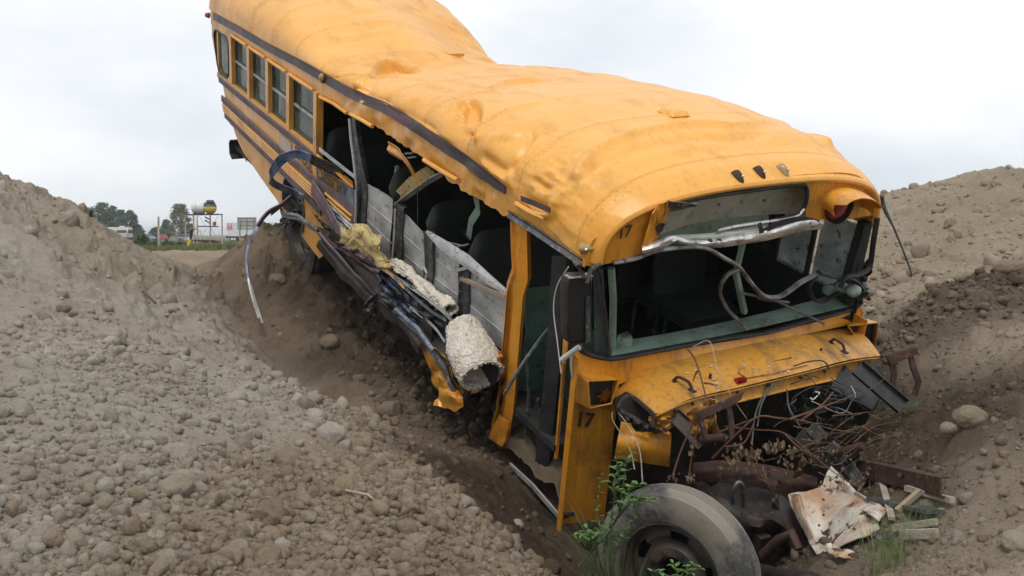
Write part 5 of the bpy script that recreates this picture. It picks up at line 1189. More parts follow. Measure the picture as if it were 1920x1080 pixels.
# wires spilling from the engine bay
rr = random.Random(12)
for k in range(34):
    c = np.array((rr.gauss(1555, 48), rr.gauss(762, 26))); d0 = 6.95+rr.uniform(-.15, .2); n = rr.randint(4, 6); a0 = rr.uniform(0, 6); R_ = rr.uniform(12, 38); pts = []
    for q in range(n): a = a0+q*rr.uniform(.5, 1.0); pts.append(w2b(at(c[0]+R_*math.cos(a)+rr.uniform(-8, 8), c[1]+R_*.7*math.sin(a)+rr.uniform(-6, 6), d0+rr.uniform(-.08, .08))))
    P(MB().tube(smooth_path(pts, 7), rr.choice((.002, .003, .005, .003)), 5), 'loose_wire', rr.choice(('wire', 'wire', 'black', 'black', 'wgreen', 'wire', 'black', 'wwhite', 'black')))
for px in ((1440, 720, 1410, 830), (1452, 715, 1420, 800), (1475, 730, 1500, 800)): P(MB().tube(smooth_path([w2b(at(px[0], px[1], 6.9)), w2b(at((px[0]+px[2])/2-8, (px[1]+px[3])/2, 6.8)), w2b(at(px[2], px[3], 6.75))]), .006, 5), 'loose_wire', 'wire')
# lamps on the cap, roof vent, small plate
def surf_n(i, j): return NN[i, j]
for k, (px, py, m_) in enumerate([(1383, 333, 'rust'), (1427, 326, 'rust'), (1469, 320, 'amber'), (1102, 467, 'amber')]):
    s_ = (PX-px)**2+(PY-py)**2+(DP-5)*1.5; ij = np.unravel_index(np.argmin(s_), s_.shape); p = G2[ij]; n_v = NN[ij]
    yv = np.array([0, 1, 0])-n_v*n_v[1]; yv /= np.linalg.norm(yv); dn = np.cross(yv, n_v); dn = dn if dn[2] < 0 else -dn
    if k == 3: yv, dn = dn, yv
    G_ = []
    for q in np.linspace(0, 1, 9): # shield outline: wide at the top, pointed at the bottom
        wv_ = .034*math.sqrt(max(0, 1-q))*(1+.25*q)+.002; G_.append([p+dn*(q*.095-.045)+yv*wv_*a+n_v*(.004+.028*(1-a*a)*math.sin(PI*min(1, .25+q*.75))) for a in np.linspace(-1, 1, 7)])
    lo = P(MB().sheet(G_, .006, n_v), 'clearance_lamp', m_); 
    P(MB().ico(p+dn*.02+n_v*.034, .009, 1, 0, 1), 'lamp_screw', 'chrome', lo)
p = roof_at(1263, 213); P(MB().sheet([[p+np.array([x_*.085, y_*.075, .035*(1-max(abs(x_), abs(y_))**6)+.0]) for x_ in np.linspace(-1, 1, 9)] for y_ in np.linspace(-1, 1, 13)], .004), 'roof_vent', 'roof')
p = roof_at(852, 104); P(MB().box(p+np.array([0, 0, .012]), (.10, .16, .03)), 'roof_vent', 'roof')
for px, py in ((1098, 328), (1252, 352)): 
    pass
# ================================================================== THINGS LYING ABOUT
def wthing(name, label, cat, loc, group=None): return empty(name, loc, label, cat, group)
def top(mb, name, mat, label, cat, group=None, **k): return tag(mb.build(name, M[mat], None, **k), label, cat, group)
# foam
def foam_tube(pts, rs, seed, seg=90, a0=0, a1=2*PI, th=.025, amp=.025):
    Q = smooth_path([np.array(p) for p in pts], 14); rr_ = lin(np.linspace(0, 1, len(Q)), np.linspace(0, 1, len(rs)), rs); G_ = []
    for i, c in enumerate(Q):
        t = Q[min(i+1, len(Q)-1)]-Q[max(i-1, 0)]; t /= np.linalg.norm(t); u = np.cross(t, (0, 0, 1)); u /= np.linalg.norm(u); v = np.cross(u, t)
        row = []
        for k in range(seg+1):
            a = a0+(a1-a0)*k/seg; r = rr_[i]*(1+amp*8*fbm(math.cos(a)*2+seed, math.sin(a)*2+i*.12, seed, 4)*.6)+.016*billow(math.cos(a)*rr_[i]*75+seed, math.sin(a)*rr_[i]*75+i*1.7, seed+2, 3); row.append(c+r*(math.cos(a)*u+math.sin(a)*v))
        G_.append(row)
    return MB().sheet(G_, th)
wl = lambda px, py, y: b2w(L(px, py, y=y))
ft_ = foam_tube([wl(868, 612, -.10), wl(880, 650, -.13), wl(893, 680, -.16), wl(904, 706, -.17)], [.115, .15, .158, .15], 3, th=.022)
top(ft_, 'foam_roll', 'foam', 'thick roll of torn white foam hanging open-ended beside the yellow door pillar', 'foam')
o = P(MB().plate([b2w(L(905+30*math.cos(a), 700+30*math.sin(a), y=-.08)) for a in np.linspace(0, 5.9, 14)], .01, (0, -1, 0)), 'foam_roll_core', 'black', None); tag(o, 'dark crumpled liner inside the open end of the white foam roll', 'foam liner')
ft_ = foam_tube([wl(738, 492, -.02), wl(765, 512, -.03), wl(795, 540, -.05), (wl(822, 562, -.05)), wl(845, 580, -.06)], [.03, .048, .03, .052, .042, .06, .045], 7, 30, th=.015, amp=.10)
top(ft_, 'foam_strip', 'foam', 'long ragged strip of white foam along the foot of the bare metal panels', 'foam')
G_ = []
for u in np.linspace(0, 1, 34):
    row = []
    for v in np.linspace(0, 1, 24):
        px = np.array((640, 432))*(1-u)*(1-v)+np.array((708, 440))*u*(1-v)+np.array((640, 462))*(1-u)*v+np.array((722, 498))*u*v
        px[0] += 8*vn(v*5, u, 3)+2; px[1] += 10*vn(u*5, v, 4)-14*math.sin(PI*u)*(1-v)
        row.append(b2w(L(*px, y=-.10-.02*math.sin(PI*v)-.045*fbm(u*4.5, v*3.6, 8, 4)-.03*np.abs(vn(u*3+v*2, v-u, 12)))))
    G_.append(row)
top(MB().sheet(G_, .014), 'glass_wool', 'yfoam', 'crumpled yellow glass wool spilling over the ripped lower edge of the bus', 'insulation')
G_ = [[b2w(L(690+45*u+4*vn(v*4, u*3, 1), 448+44*u+22*v+3*vn(u*5, v, 5), y=-.06-.03*fbm(u*4, v*3, 9, 3))) for v in np.linspace(0, 1, 9)] for u in np.linspace(0, 1, 20)]
top(MB().sheet(G_, .035), 'glass_wool', 'yfoam', 'smaller flap of yellow glass wool lying against the bare metal panel', 'insulation')
# dirt pile on the entry step
G_ = []
for u in np.linspace(0, 1, 46):
    row = []
    for v in np.linspace(0, 1, 40):
        x = -.84+.82*u; y = .02+.5*v; h = .30*math.sin(PI*min(1, .12+u*.88))**.7*(.35+.65*math.sin(PI*(.15+.6*v)))+.16*ss(.55, 1, u)
        row.append(b2w((x, y, -1.18+h*(1+.45*fbm(u*4, v*4, 3, 4))+.035*billow(u*9, v*9, 8, 4)-(.06 if v < .03 else 0))))
    G_.append(row)
G_ = np.array(G_); dp = fast_mesh('dirt_pile', G_.reshape(-1, 3), np.array([(i*40+j, (i+1)*40+j, (i+1)*40+j+1, i*40+j+1) for i in range(45) for j in range(39)]), M['rock'], np.tile((.55, .9, 0), (46*40, 1)))
tag(dp, 'heap of loose brown dirt washed onto the bus entry step', 'dirt pile')
# ---- scrap in front of the bus
GDC = {}
def gdc(px, py):
    k = (round(px/6), round(py/6))
    if k not in GDC: GDC[k] = gd(px, py)
    return GDC[k]
def atg(px, py, d): return at(px, py, min(d, gdc(px, py)-.10))
def plate_g(rows, th, mat, name, label, cat='scrap metal', amp=.02, seed=1, group=None, parent=None, n=26, m=18, fr=3.2):
    """rows: pixel+depth control rows, made into a bent sheet"""
    R_ = [[atg(*p) for p in r] for r in rows]; R_ = [smooth_path(r, n//(len(r)-1)) if len(r) > 2 else [np.array(r[0])*(1-t)+np.array(r[1])*t for t in np.linspace(0, 1, n)] for r in R_]
    k = min(len(r) for r in R_); R_ = [r[:k-1]+[r[-1]] for r in R_]; G_ = []
    for i in range(k):
        c = [r[i] for r in R_]; c = smooth_path(c, max(2, m//(len(c)-1))) if len(c) > 2 else [c[0]*(1-t)+c[1]*t for t in np.linspace(0, 1, m)]
        G_.append([p+amp*np.array([fbm(i/k*fr, j/len(c)*fr, seed, 3), fbm(i/k*fr, j/len(c)*fr, seed+9, 3)-abs(vn(i/k*fr+j/len(c)*fr, 1, seed)), fbm(i/k*fr, j/len(c)*fr, seed+5, 3)]) for j, p in enumerate(c)])
    o = MB().sheet(G_, th).build(name, M[mat], parent, angle=35)
    return tag(o, label, cat, group) if label else o
fp = wthing('crumpled_fender', 'crumpled white fender panel with burnt orange rust, lying in front of the bus', 'scrap metal', atg(1560, 980, 6.2))
def kid(o, par):
    o.parent = par; o.matrix_parent_inverse = par.matrix_world.inverted(); return o
bpy.context.view_layer.update()
kid(plate_g([[(1482, 925, 6.35), (1510, 915, 6.4), (1540, 900, 6.45), (1556, 872, 6.5)], [(1490, 970, 6.2), (1530, 950, 6.28), (1572, 935, 6.3), (1596, 915, 6.4)], [(1520, 1008, 6.05), (1550, 990, 6.12), (1600, 975, 6.2), (1632, 950, 6.35)], [(1532, 1038, 5.95), (1570, 1022, 6.0), (1605, 1008, 6.08), (1642, 988, 6.2)]], .006, 'rustpale', 'panel', None, amp=.028, seed=4, fr=2.2), fp)
kid(plate_g([[(1482, 925, 6.3), (1494, 970, 6.15), (1512, 1010, 6.0), (1530, 1036, 5.92)], [(1496, 925, 6.22), (1508, 970, 6.05), (1526, 1008, 5.92), (1552, 1032, 5.86)], [(1500, 930, 6.3), (1514, 975, 6.12), (1530, 1012, 6.0), (1556, 1030, 5.95)]], .006, 'rustpale', 'rolled_flange', None, amp=.01, seed=6), fp)
kid(plate_g([[(1566, 905, 6.35), (1590, 925, 6.3), (1620, 948, 6.25), (1650, 965, 6.2)], [(1585, 900, 6.3), (1610, 925, 6.22), (1640, 945, 6.18), (1660, 958, 6.15)], [(1575, 915, 6.42), (1600, 945, 6.36), (1630, 965, 6.3), (1650, 975, 6.25)]], .008, 'rustpale', 'rolled_flange', None, amp=.02, seed=8), fp)
kid(MB().lathe([(0, .002), (.002, .02), (-.01, .024)], atg(1568, 974, 6.1), (-.2, -1, .5), 16).build('bolt_hole', M['black']), fp)
for k in range(7):
    rr = random.Random(k); q = atg(1560+rr.uniform(-35, 45), 960+rr.uniform(-30, 35), 6.09); kid(MB().lathe([(0, .001), (.001, .008)], q, (-.2, -1, .5), 10).build('rust_hole', M['rust']), fp)
plate_g([[(1300, 868, 6.7), (1360, 866, 6.68), (1420, 872, 6.65), (1480, 884, 6.6), (1532, 898, 6.6)], [(1298, 885, 6.66), (1360, 882, 6.62), (1420, 888, 6.57), (1480, 902, 6.54), (1530, 912, 6.55)], [(1300, 900, 6.7), (1370, 904, 6.62), (1430, 918, 6.58), (1480, 925, 6.56), (1528, 922, 6.6)]], .012, 'rust', 'bumper_bar', 'long maroon-brown bent bumper bar lying under the hanging dry leaves', amp=.008, seed=12)
plate_g([[(1310, 905, 6.65), (1380, 912, 6.6), (1440, 925, 6.55), (1500, 950, 6.45)], [(1330, 935, 6.5), (1390, 945, 6.42), (1450, 965, 6.35), (1505, 985, 6.3)], [(1360, 985, 6.4), (1410, 985, 6.35), (1460, 990, 6.3), (1508, 1012, 6.25)], [(1400, 1030, 6.5), (1430, 1020, 6.5), (1470, 1020, 6.5), (1510, 1035, 6.4)]], .008, 'darkmetal', 'dark_panel', 'broad black steel panel bent behind the front tyre', amp=.05, seed=14)
top(MB().tube(smooth_path([atg(1374, 945, 6.25), atg(1375, 920, 6.2), atg(1384, 905, 6.2), atg(1393, 915, 6.22), atg(1394, 950, 6.3)]), .014, 8), 'tow_hook', 'steel', 'grey hook-shaped steel loop standing up behind the tyre', 'hook')
for k, (pts, wdt, mt, lab) in enumerate([
  ([(1498, 812, 6.75), (1550, 862, 6.6), (1604, 922, 6.4)], .10, 'darkmetal', 'dark channel beam slanting down from the bus to the scrap, left one of the pair'),
  ([(1518, 800, 6.7), (1566, 850, 6.55), (1618, 912, 6.35)], .07, 'steel', 'grey-edged channel beam slanting beside the darker one'),
  ([(1600, 915, 6.55), (1680, 925, 6.45), (1770, 950, 6.3)], .07, 'steel', 'flat grey bar under the heavy rusty beam')]):
    chan(pts, wdt, mt, 'channel_beam', -.05, up=(0, .3, 1), parent=None, loc=False); tag(COL.objects[-1], lab, 'beam')
for k, (a, b_, w_, h_, mt, lab) in enumerate([
  ((1650, 893, 6.3), (1672, 972, 6.0), .035, .02, 'wood', 'white lath standing steeply against the scrap'),
  ((1690, 1002, 5.9), (1758, 1000, 5.9), .03, .045, 'wood', 'white lath lying level at the bottom right of the scrap'),
  ((1700, 915, 6.5), (1786, 938, 6.25), .03, .03, 'wood', 'white lath sticking out to the right under the rusty beam'),
  ((1675, 990, 6.05), (1756, 978, 5.95), .03, .03, 'wood', 'brownish lath just above the level white one'),
  ((1605, 925, 6.2), (1650, 952, 6.1), .022, .02, 'wood', 'thin white lath sloping behind the steep one'),
  ((1682, 958, 6.05), (1726, 920, 6.15), .03, .025, 'tanwood', 'short tan stick leaning under the rusty beam'),
  ((1640, 935, 6.4), (1755, 960, 6.2), .10, .02, 'steel', 'wide grey slat below the rusty beam')]):
    top(MB().beam(atg(*a), atg(*b_), w_, h_), 'lath', mt, lab, 'lath', smooth=False)
top(MB().tube([atg(1560, 852, 6.5), atg(1618, 836, 6.35)], .025, 12), 'rusty_pipe', 'rust', 'short rusty pipe poking right from the engine bay', 'pipe')
top(MB().tube([atg(1432, 1042, 6.2), atg(1460, 1012, 6.1), atg(1485, 1000, 6.05), atg(1498, 1030, 6.0)], [.035, .03, .03, .025], 10), 'steering_arm', 'rust', 'rusty steering arm between the tyre and the white fender', 'steering arm')
top(MB().tube([atg(1420, 1070, 6.3), atg(1450, 1080, 6.2), atg(1520, 1090, 6.2)], .05, 10), 'axle_tube', 'darkmetal', 'dark axle tube half buried right of the tyre', 'axle')
bm_ = wthing('bumper_beam', 'heavy rusty bumper beam pointing right over the white laths', 'beam', at(1680, 890, gd(1680, 890)-.2)); bpy.context.view_layer.update()
qa, qb = at(1592, 874, gd(1592, 874)-.22), at(1762, 914, gd(1762, 914)-.22); qa = at(1592, 874, min(6.6, np.linalg.norm(CW.T@qa)*.999)); qm = (qa+qb)/2
kid(MB().ribbon([qa*(1-t)+qb*t for t in np.linspace(0, 1, 10)], .11, [(-.5, .9), (-.45, 0), (.45, 0), (.5, .9)], -.06, .012, (0, .25, 1)).build('channel', M['rust']), bm_)
for f in (.25, .6): kid(MB().tube([qa*(1-f)+qb*f+np.array([0, -.03, .02]), qa*(1-f)+qb*f+np.array([-.02, -.06, .03])], .014, 8).build('bolt', M['darkmetal']), bm_)
# flat shards of slate-like debris under the laths
for k, (px, py, d, s) in enumerate([]):
    p = at(px, py, d); p[2] = float(ground_z(p[0], p[1]))+.03; rr = random.Random(k); n_ = [p+np.array([s*math.cos(a+k)*rr.uniform(.6, 1.2), s*math.sin(a+k)*rr.uniform(.6, 1.1), .02*math.cos(a)]) for a in np.linspace(0, 5.6, 7)]
    top(MB().plate(n_, .025, (0, 0, 1)), 'clay_slab', 'concrete', 'flat broken clay slabs at the foot of the scrap heap', 'slab', 'broken clay slabs', smooth=False)
# ---- dead brambles and their dry leaves
def bramble(paths, label, r0=.006, leaves=(), seed=0, mat='twig', thorn=True):
    rt = wthing('dead_bramble', label, 'bramble', at(*paths[0][0])); bpy.context.view_layer.update(); m_ = MB(); rr = random.Random(seed)
    for pth in paths:
        q = smooth_path([at(*p) for p in pth], 7); m_.tube(q, list(np.linspace(r0, r0*.45, len(q))), 6)
        if thorn:
            for p in q[::2]: d = np.array([rr.uniform(-1, 1) for _ in range(3)]); m_.tube([p, p+d*.012], [.002, .0005], 4)
    kid(m_.build('stem', M[mat]), rt)
    if leaves:
        lm = MB()
        for (px, py, d, n, sp, sz) in leaves:
            for k in range(n):
                c = at(px+rr.gauss(0, sp), py+rr.gauss(0, sp*1.4), d+rr.uniform(-.08, .08)); R = rotm((rr.uniform(-.5, .5), rr.uniform(-.6, .6), rr.uniform(0, 6.3))); l_ = sz*rr.uniform(.8, 1.7); wv_ = l_*rr.uniform(.22, .4)
                pts = [(0, 0, 0), (wv_, .25*wv_, -.35*l_), (wv_*.7, -.2*wv_, -.75*l_), (0, .3*wv_, -l_), (-wv_*.7, -.2*wv_, -.7*l_), (-wv_, .3*wv_, -.35*l_), (0, -.35*wv_, -.5*l_)]
                lm.add([c+R@np.array(p) for p in pts], [(0, 1, 6), (1, 2, 6), (2, 3, 6), (3, 4, 6), (4, 5, 6), (5, 0, 6)])
        kid(lm.build('dry_leaves', M['dryleaf'], smooth=False), rt)
    return rt
bramble([[(1335, 860, 6.4), (1380, 815, 6.35), (1420, 782, 6.3), (1460, 784, 6.3), (1510, 790, 6.35), (1560, 805, 6.4), (1610, 812, 6.5)], [(1345, 812, 6.4), (1380, 798, 6.35), (1420, 782, 6.3)], [(1360, 838, 6.3), (1395, 830, 6.3), (1415, 790, 6.3)], [(1480, 786, 6.3), (1530, 768, 6.4), (1590, 745, 6.5)], [(1500, 790, 6.35), (1540, 760, 6.5), (1562, 735, 6.6)]],
        'thorny red-brown bramble arching across the open engine bay with hanging dead leaves', .008, [(1388, 845, 6.32, 46, 8, .035), (1368, 860, 6.3, 20, 6, .03), (1416, 845, 6.3, 22, 6, .035), (1440, 835, 6.3, 14, 5, .035), (1462, 828, 6.3, 14, 5, .035), (1486, 842, 6.3, 10, 4, .03), (1475, 865, 6.3, 16, 9, .022), (1430, 885, 6.3, 8, 5, .028), (1500, 862, 6.3, 8, 6, .022)], 2)
bramble([[(1290, 655, 6.55), (1302, 672, 6.45), (1312, 700, 6.35), (1320, 730, 6.25), (1330, 765, 6.2), (1345, 800, 6.2), (1354, 822, 6.2)], [(1320, 718, 6.3), (1334, 720, 6.28), (1344, 724, 6.28)], [(1308, 695, 6.4), (1302, 706, 6.4), (1300, 715, 6.4)]], 'reddish bramble stem lying down over the left part of the hood', .007, (), 4)
bramble([[(1300, 650, 6.6), (1330, 640, 6.5), (1345, 690, 6.3), (1370, 740, 6.2), (1400, 785, 6.2)]], 'thin pale dead stalk crossing the hood diagonally', .004, (), 5, 'wood', False)
bramble([[(1290, 905, 6.3), (1298, 850, 6.25), (1310, 800, 6.2), (1325, 775, 6.2)], [(1262, 890, 6.3), (1275, 850, 6.3), (1292, 810, 6.3), (1306, 780, 6.25)]], 'pair of upright brown stalks rising behind the tyre', .007, [(1300, 840, 6.25, 8, 5, .025), (1262, 895, 6.2, 14, 6, .02), (1292, 895, 6.2, 16, 5, .02)], 6)
bramble([[(1360, 800, 6.4), (1420, 806, 6.35), (1470, 812, 6.3), (1520, 850, 6.25), (1570, 890, 6.2), (1640, 930, 6.15)], [(1470, 812, 6.3), (1500, 840, 6.2), (1540, 860, 6.2)]], 'long tan bramble drooping from the engine bay to the laths', .005, [(1570, 880, 6.2, 8, 8, .02), (1622, 905, 6.2, 26, 14, .025), (1600, 870, 6.2, 8, 6, .02)], 7)
bramble([[(1520, 812, 6.5), (1570, 812, 6.5), (1620, 800, 6.55), (1680, 812, 6.6)], [(1560, 780, 6.6), (1610, 775, 6.6), (1650, 770, 6.7)], [(1600, 830, 6.4), (1640, 800, 6.5), (1690, 790, 6.6)], [(1590, 745, 6.6), (1640, 725, 6.7), (1662, 705, 6.8)]], 'tangle of grey-brown twigs between the engine bay and the right bank', .004, [(1640, 820, 6.5, 16, 12, .018)], 8)
bramble([[(1190, 880, 6.2), (1180, 840, 6.25), (1150, 790, 6.3), (1148, 772, 6.35)], [(1205, 905, 6.1), (1198, 840, 6.2), (1172, 790, 6.3), (1160, 775, 6.35)]], 'pale dry stems in front of the fender remains beside the green sapling', .004, (), 9, 'wood', False)
rr = random.Random(21); pt_ = []
for k in range(46):
    x_, y_ = rr.gauss(1560, 60), rr.gauss(845, 30); a = rr.uniform(-.9, .5); l_ = rr.uniform(25, 75); d_ = 6.45+rr.uniform(-.15, .2)
    pt_.append([(x_, y_, d_), (x_+l_*.5*math.cos(a)+rr.uniform(-8, 8), y_+l_*.5*math.sin(a)+rr.uniform(-8, 8), d_-.03), (x_+l_*math.cos(a), y_+l_*math.sin(a), d_+rr.uniform(-.05, .05))])
tw_ = bramble(pt_, 'dense mat of dead twigs and roots filling the gap between engine bay and scrap', .0026, [(1600, 900, 6.3, 30, 22, .02), (1530, 860, 6.35, 24, 22, .02), (1650, 880, 6.3, 16, 20, .02)], 22, 'dryleaf')
for k, (x_, y_, s_, a, mt, lab) in enumerate([
  (1440, 895, 24, .4, 'rust', 'small rusty plate lying on the maroon bumper bar'), (1462, 942, 22, 1.2, 'steel', 'small grey plate on the black panel beside the hook-shaped loop'),
  (1600, 862, 26, 2.2, 'darkmetal', 'dark bent plate under the short rusty pipe'), (1655, 858, 20, .2, 'rust', 'curled rusty scrap between the pipe and the heavy beam'),
  (1540, 838, 24, 2.7, 'darkmetal', 'dark scrap plate hanging among the dead leaves'), (1575, 1030, 24, .3, 'rustpale', 'torn white scrap lying below the crumpled fender'),
  (1500, 880, 22, 1.9, 'rust', 'rusty flap at the right end of the maroon bumper bar'), (1650, 1000, 18, .1, 'steel', 'small grey scrap between the fender and the level lath')]):
    c_, w_ = math.cos(a)*s_, math.sin(a)*s_*.6; dd = min(6.45, gdc(x_, y_)-.12)
    plate_g([[(x_-c_, y_-w_, dd), (x_+c_, y_+w_, dd+.04)], [(x_-c_-w_*.7, y_-w_+c_*.5, dd-.08), (x_+c_-w_*.7, y_+w_+c_*.5, dd-.05)]], .005, mt, 'scrap_plate', lab, amp=.03, seed=k+40, n=9, m=7)
# ---- living plants
def leafm(mb, c, dirv, l_, w_, rr):
    d = np.array(dirv, float); d /= np.linalg.norm(d); s = np.cross(d, (0, 0, 1)); s = s/(np.linalg.norm(s)+1e-6); u = np.cross(s, d)
    P_ = [c, c+d*l_*.3+s*w_*.45+u*w_*.15, c+d*l_*.65+s*w_*.42+u*w_*.12-np.array([0, 0, .05*l_]), c+d*l_-np.array([0, 0, .2*l_]), c+d*l_*.65-s*w_*.42+u*w_*.12-np.array([0, 0, .05*l_]), c+d*l_*.3-s*w_*.45+u*w_*.15, c+d*l_*.3, c+d*l_*.65-np.array([0, 0, .06*l_])]
    mb.add(P_, [(0, 1, 6), (1, 2, 7, 6), (2, 3, 7), (3, 4, 7), (4, 5, 6, 7), (5, 0, 6)])
def sapling(stems, label, lsz, seed, name='sapling', dens=9, mat='leaf', r0=.007):
    rt = wthing(name, label, 'plant', at(*stems[0][0])); bpy.context.view_layer.update(); rr = random.Random(seed); sm_ = MB(); lm = MB()
    for stt in stems:
        q = smooth_path([at(*p) for p in stt], 8); sm_.tube(q, list(np.linspace(r0, r0*.3, len(q))), 6); n = len(q)
        for k in range(dens+2):
            i = int(n*(.25+.75*k/(dens+1))); i = min(i, n-1); a = k*2.4+rr.uniform(-.4, .4); dv_ = np.array([math.cos(a), math.sin(a), rr.uniform(.15, .7)]); l_ = lsz*rr.uniform(.7, 1.2)*(1-.35*k/(dens+1))
            leafm(lm, q[i], dv_, l_, l_*.42, rr)
    kid(sm_.build('stem', M['broom']), rt); kid(lm.build('leaves', M[mat]), rt); return rt
sapling([[(1085, 1062, 5.7), (1130, 1010, 5.7), (1158, 970, 5.72), (1165, 930, 5.75), (1172, 885, 5.8), (1178, 850, 5.8)], [(1158, 970, 5.72), (1180, 945, 5.6), (1205, 935, 5.6), (1225, 945, 5.55)], [(1160, 950, 5.72), (1150, 915, 5.7), (1160, 880, 5.75), (1180, 862, 5.8)], [(1160, 960, 5.7), (1175, 925, 5.65), (1190, 915, 5.6), (1200, 910, 5.6)]], 'green leafy sapling leaning between the yellow corner panel and the tyre', .09, 3, dens=17)
sapling([[(1100, 1030, 5.75), (1102, 1005, 5.72), (1098, 990, 5.7)], [(1105, 1030, 5.7), (1115, 1010, 5.65), (1125, 1000, 5.6)], [(1098, 1030, 5.7), (1086, 1012, 5.65), (1080, 1000, 5.6)], [(1104, 1032, 5.7), (1108, 1012, 5.6), (1106, 996, 5.55)]], 'low leafy seedling clump at the foot of the yellow corner panel', .075, 5, dens=6)
sapling([[(1275, 1085, 5.4), (1285, 1068, 5.4), (1300, 1058, 5.35)], [(1270, 1085, 5.4), (1268, 1066, 5.4), (1262, 1056, 5.35)], [(1278, 1086, 5.4), (1295, 1074, 5.35), (1314, 1064, 5.3)], [(1270, 1088, 5.4), (1240, 1075, 5.4), (1222, 1072, 5.4)]], 'small green seedling in front of the wheel hub at the bottom edge', .06, 6, dens=5)
sapling([[(1768, 930, 6.0), (1762, 905, 6.0), (1740, 880, 6.0), (1728, 872, 6.0)], [(1765, 925, 6), (1760, 900, 6), (1750, 890, 6)]], 'lone small green sprout on the bank right of the rusty beam', .07, 8, dens=3)
def blades(pts, n, h_, sp, label, seed, mat='grassblade', name='grass_tuft', lean=(0, 0), wd_b=.004, kind=None, cat='grass'):
    rr = random.Random(seed); m_ = MB()
    for k in range(n):
        px, py, d = pts[rr.randrange(len(pts))]; p = at(px+rr.gauss(0, sp), py, d+rr.gauss(0, .08)); p[2] = min(p[2], float(ground_z(p[0], p[1])))-.01
        hh = h_*rr.uniform(.45, 1.1); dx, dy = rr.gauss(lean[0], .22), rr.gauss(lean[1], .22); q = []
        for t in np.linspace(0, 1, 6): q.append(p+np.array([dx*hh*t*t, dy*hh*t*t, hh*t*(1-.15*t*abs(dx))]))
        s = np.array([math.cos(k), math.sin(k), 0])*wd_b; vs = []
        for i, c in enumerate(q): f = 1-.85*i/5; vs += [c-s*f, c+s*f]
        m_.add(vs, [(2*i, 2*i+1, 2*i+3, 2*i+2) for i in range(5)])
    o = m_.build(name, M[mat], None, smooth=False); return tag(o, label, cat, None, kind)
blades([(1690, 1075, 5.2), (1720, 1060, 5.3), (1660, 1085, 5.1), (1740, 1070, 5.2), (1765, 1060, 5.3)], 230, .36, 18, 'tuft of fine green grass at the bottom right below the laths', 3, lean=(.05, 0), wd_b=.0022)
blades([(1138, 1005, 5.85), (1150, 1010, 5.9), (1165, 1015, 5.85)], 150, .72, 9, 'dark green broom stems growing against the yellow corner panel', 5, 'broom', 'broom_shrub', (-.22, 0), .0028, cat='shrub')
blades([(1190, 1000, 6.2), (1215, 930, 6.3), (1250, 915, 6.3)], 70, .35, 10, 'mossy stems in the shade between the sapling and the tyre', 6, 'broom', 'broom_shrub', (.1, 0), .0028, cat='shrub')
blades([(980, 1060, 5.9), (1060, 1060, 5.9), (1110, 1050, 5.9), (1080, 1085, 5.7)], 70, .07, 22, 'short dead stalks scattered in the mud left of the tyre', 7, 'dryleaf', 'dead_stalks', (0, 0), .006, cat='dead stalks')
sapling([[(1130, 1040, 5.75), (1140, 1000, 5.75), (1150, 960, 5.78)], [(1145, 1040, 5.72), (1165, 1010, 5.7), (1180, 985, 5.68)], [(1120, 1045, 5.72), (1118, 1015, 5.7), (1126, 985, 5.7)], [(1140, 1000, 5.75), (1160, 965, 5.7), (1172, 950, 5.7)]], 'bushy small-leaved weed rooted just left of the front tyre', .05, 12, dens=14, r0=.004)
blades([(1130, 1000, 5.8), (1160, 1020, 5.8), (1180, 1010, 5.85)], 90, .45, 12, 'loose pale grass growing up left of the front tyre', 15, 'grassblade', 'grass_tuft', (-.1, 0), .0025)
blades([(1650, 1060, 5.3), (1700, 1080, 5.1), (1730, 1050, 5.3), (1690, 1040, 5.4)], 160, .24, 22, 'low thin grass around the foot of the white laths', 16, lean=(.05, 0), wd_b=.002)
sapling([[(1135, 1040, 5.7), (1120, 960, 5.72), (1130, 890, 5.75)], [(1140, 1040, 5.7), (1148, 960, 5.7), (1160, 900, 5.72), (1155, 860, 5.75)], [(1150, 1040, 5.68), (1185, 980, 5.6), (1200, 940, 5.6)]], 'dark thin-stemmed weed with small leaves between corner panel and sapling', .045, 17, dens=18, r0=.004)
# curved root at the right bank, twig on the left slope, small litter
top(MB().tube(smooth_path([at(1826, 985, 5.4), at(1836, 965, 5.5), at(1834, 940, 5.6), at(1828, 930, 5.65)]), .012, 8), 'root', 'wood', 'curved pale root sticking out of the right bank', 'root')
def on_ground(px, py, up=.01): d = gd(px, py); p = at(px, py, d); p[2] = float(ground_z(p[0], p[1]))+up; return p
top(MB().tube([on_ground(745, 982, .03), on_ground(775, 974, .035), on_ground(800, 978, .03)], [.006, .008, .005], 6), 'twig', 'twig', 'brown twig lying on the pale lower slope', 'twig')
top(MB().tube([on_ground(268, 562, .03), on_ground(292, 578, .04)], [.012, .010], 6), 'twig', 'twig', 'dark stick on the middle of the left slope', 'twig')
top(MB().tube([on_ground(648, 935, .02), on_ground(690, 945, .03), on_ground(705, 952, .02)], [.006, .007, .004], 6), 'twig', 'wood', 'pale thin stick below the wedge stone', 'twig')
for k, (px, py, lab) in enumerate([(541, 849, 'white paint chip lying on the rounded brown stone')]):
    p = on_ground(px, py+4, .10 if k == 0 else .03); 
    if k == 0: p = at(542, 850, gd(542, 872)-.02)
    top(MB().plate([p+np.array(v)*.022 for v in ((-1, -.5, .1), (.6, -.8, -.2), (1, .4, .1), (-.3, .8, .4))], .004, (0, -.3, 1)), 'litter', 'white', lab, 'litter', smooth=False)
